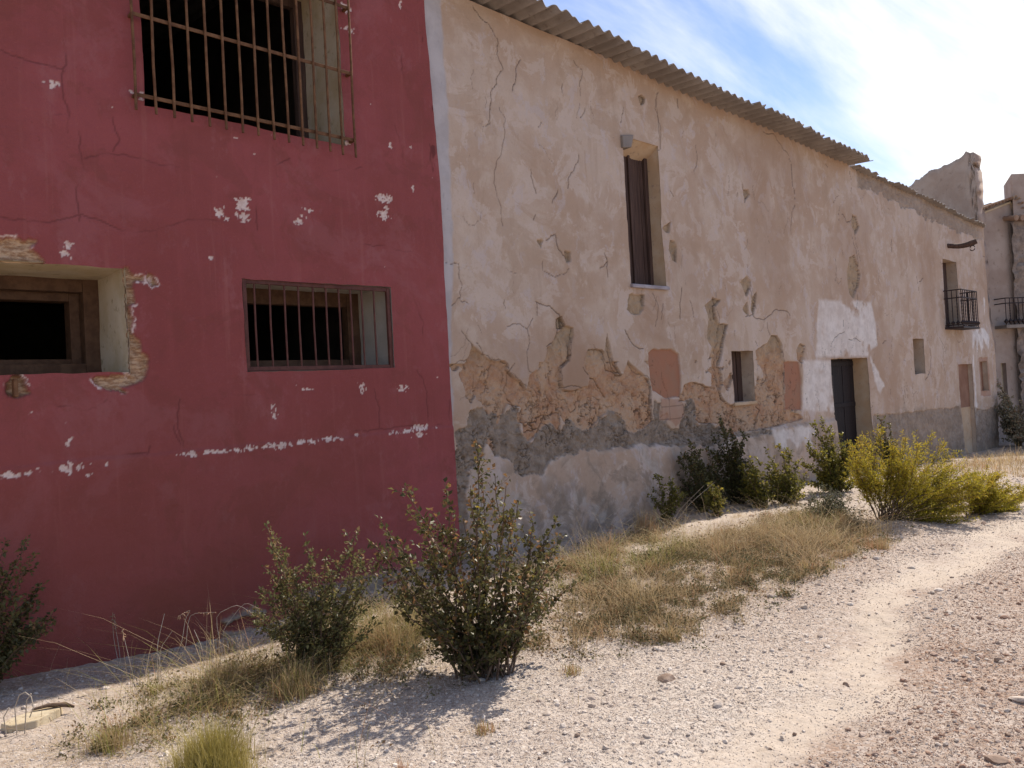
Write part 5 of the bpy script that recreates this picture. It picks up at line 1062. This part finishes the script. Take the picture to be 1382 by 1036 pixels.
rock(1327, 933, 9, 8, 'dark brown stone just above the white stone at bottom right', M['brownstone'], 11)
rock(1039, 1002, 9, 7, 'brown stone at the bottom in the middle of the pale track', M['brownstone'], 12)
rock(1378, 950, 30, 10, 'large pale flat stone cut by the right edge', M['stone'], 13)
rock(1345, 1028, 34, 8, 'dark flat stone at the bottom right corner', M['brownstone'], 14)
rock(1282, 831, 14, 7, 'pale stone on the red gravel right of the wheel track', M['stone'], 15)
rock(873, 998, 13, 7, 'pale stone at the bottom on the white gravel below the largest slab', M['stone'], 16)
rock(779, 979, 12, 7, 'pale stone on the white gravel, lower right of the largest shrub', M['stone'], 17)
rock(737, 960, 14, 6, 'flat pinkish white stone just in front of the largest shrub', M['stone'], 18)
rock(1230, 769, 12, 6, 'white stone on the pale wheel track below the broom bush', M['stone'], 19)
rock(1223, 887, 9, 6, 'small brown stone in the middle of the red gravel', M['brownstone'], 20)
r = random.Random(77)
for i in range(46):                                            # small stones nobody could tell apart
    u = r.uniform(720, 1380); v = r.uniform(760, 1030)
    if v < 900 - (u - 720) * .28: continue
    s_ = r.uniform(4, 8) * (v / 850) ** 2; rock(u, v, s_, s_ * .6, 'small loose stone lying on the gravel, no bigger than a fist', r.choice([M['stone'], M['stone'], M['brownstone']]), 100 + i, 'small loose stones on the gravel')
# tan slab of broken render with a bent pale root, bottom left
c = G(48, 968); z = on_ground(c[0], c[1]); b = MB()
V = []; ol = [(-.16, -.09), (-.02, -.12), (.13, -.03), (.16, .04), (.02, .07), (-.10, .05), (-.19, -.01)]
ol = [(a * .9, q * .9) for a, q in ol]; n = len(ol)
b.add([(c[0] + x, c[1] + y, z - .02) for x, y in ol] + [(c[0] + x * .95, c[1] + y * .95, z + .035 + .05 * (y + .1) + (vn(x * 30., y * 30., 2) - .5) * .01) for x, y in ol], quads=[(i, (i + 1) % n, n + (i + 1) % n, n + i) for i in range(n)], tris=[(n, n + i, n + i + 1) for i in range(1, n - 1)])
o = b.build('broken_slab', M['tanstone'], None, bevel=.006); tag(o, 'tan slab of broken render lying at the bottom left corner', 'slab')
g0 = G(28, 985); dep = depth_of(g0); b = MB()
for pts in ([(22, 975), (20, 955), (26, 938), (34, 934), (42, 940), (45, 955), (40, 968)], [(32, 962), (36, 945), (42, 936)], [(8, 985), (5, 968), (12, 955)]):
    P = np.array([DP(u, v, dep) for u, v in pts]); P[0][2] = on_ground(P[0][0], P[0][1]); b.tube(P, .003, 5)
o = b.build('bent_root', M['palebark'], None, True); tag(o, 'bleached bent root looping up beside the tan slab', 'root')
c = G(72, 962); b = MB(); z = on_ground(c[0], c[1]); b.tube([(c[0] - .09, c[1] + .05, z + .055), (c[0] - .02, c[1] + .03, z + .062), (c[0] + .06, c[1] - .0, z + .05), (c[0] + .10, c[1] - .02, z + .03)], [.006, .011, .014, .006], 6); o = b.build('rotten_stick', M['bark'], None, True); tag(o, 'short dark rotten stick lying on the tan slab', 'stick')
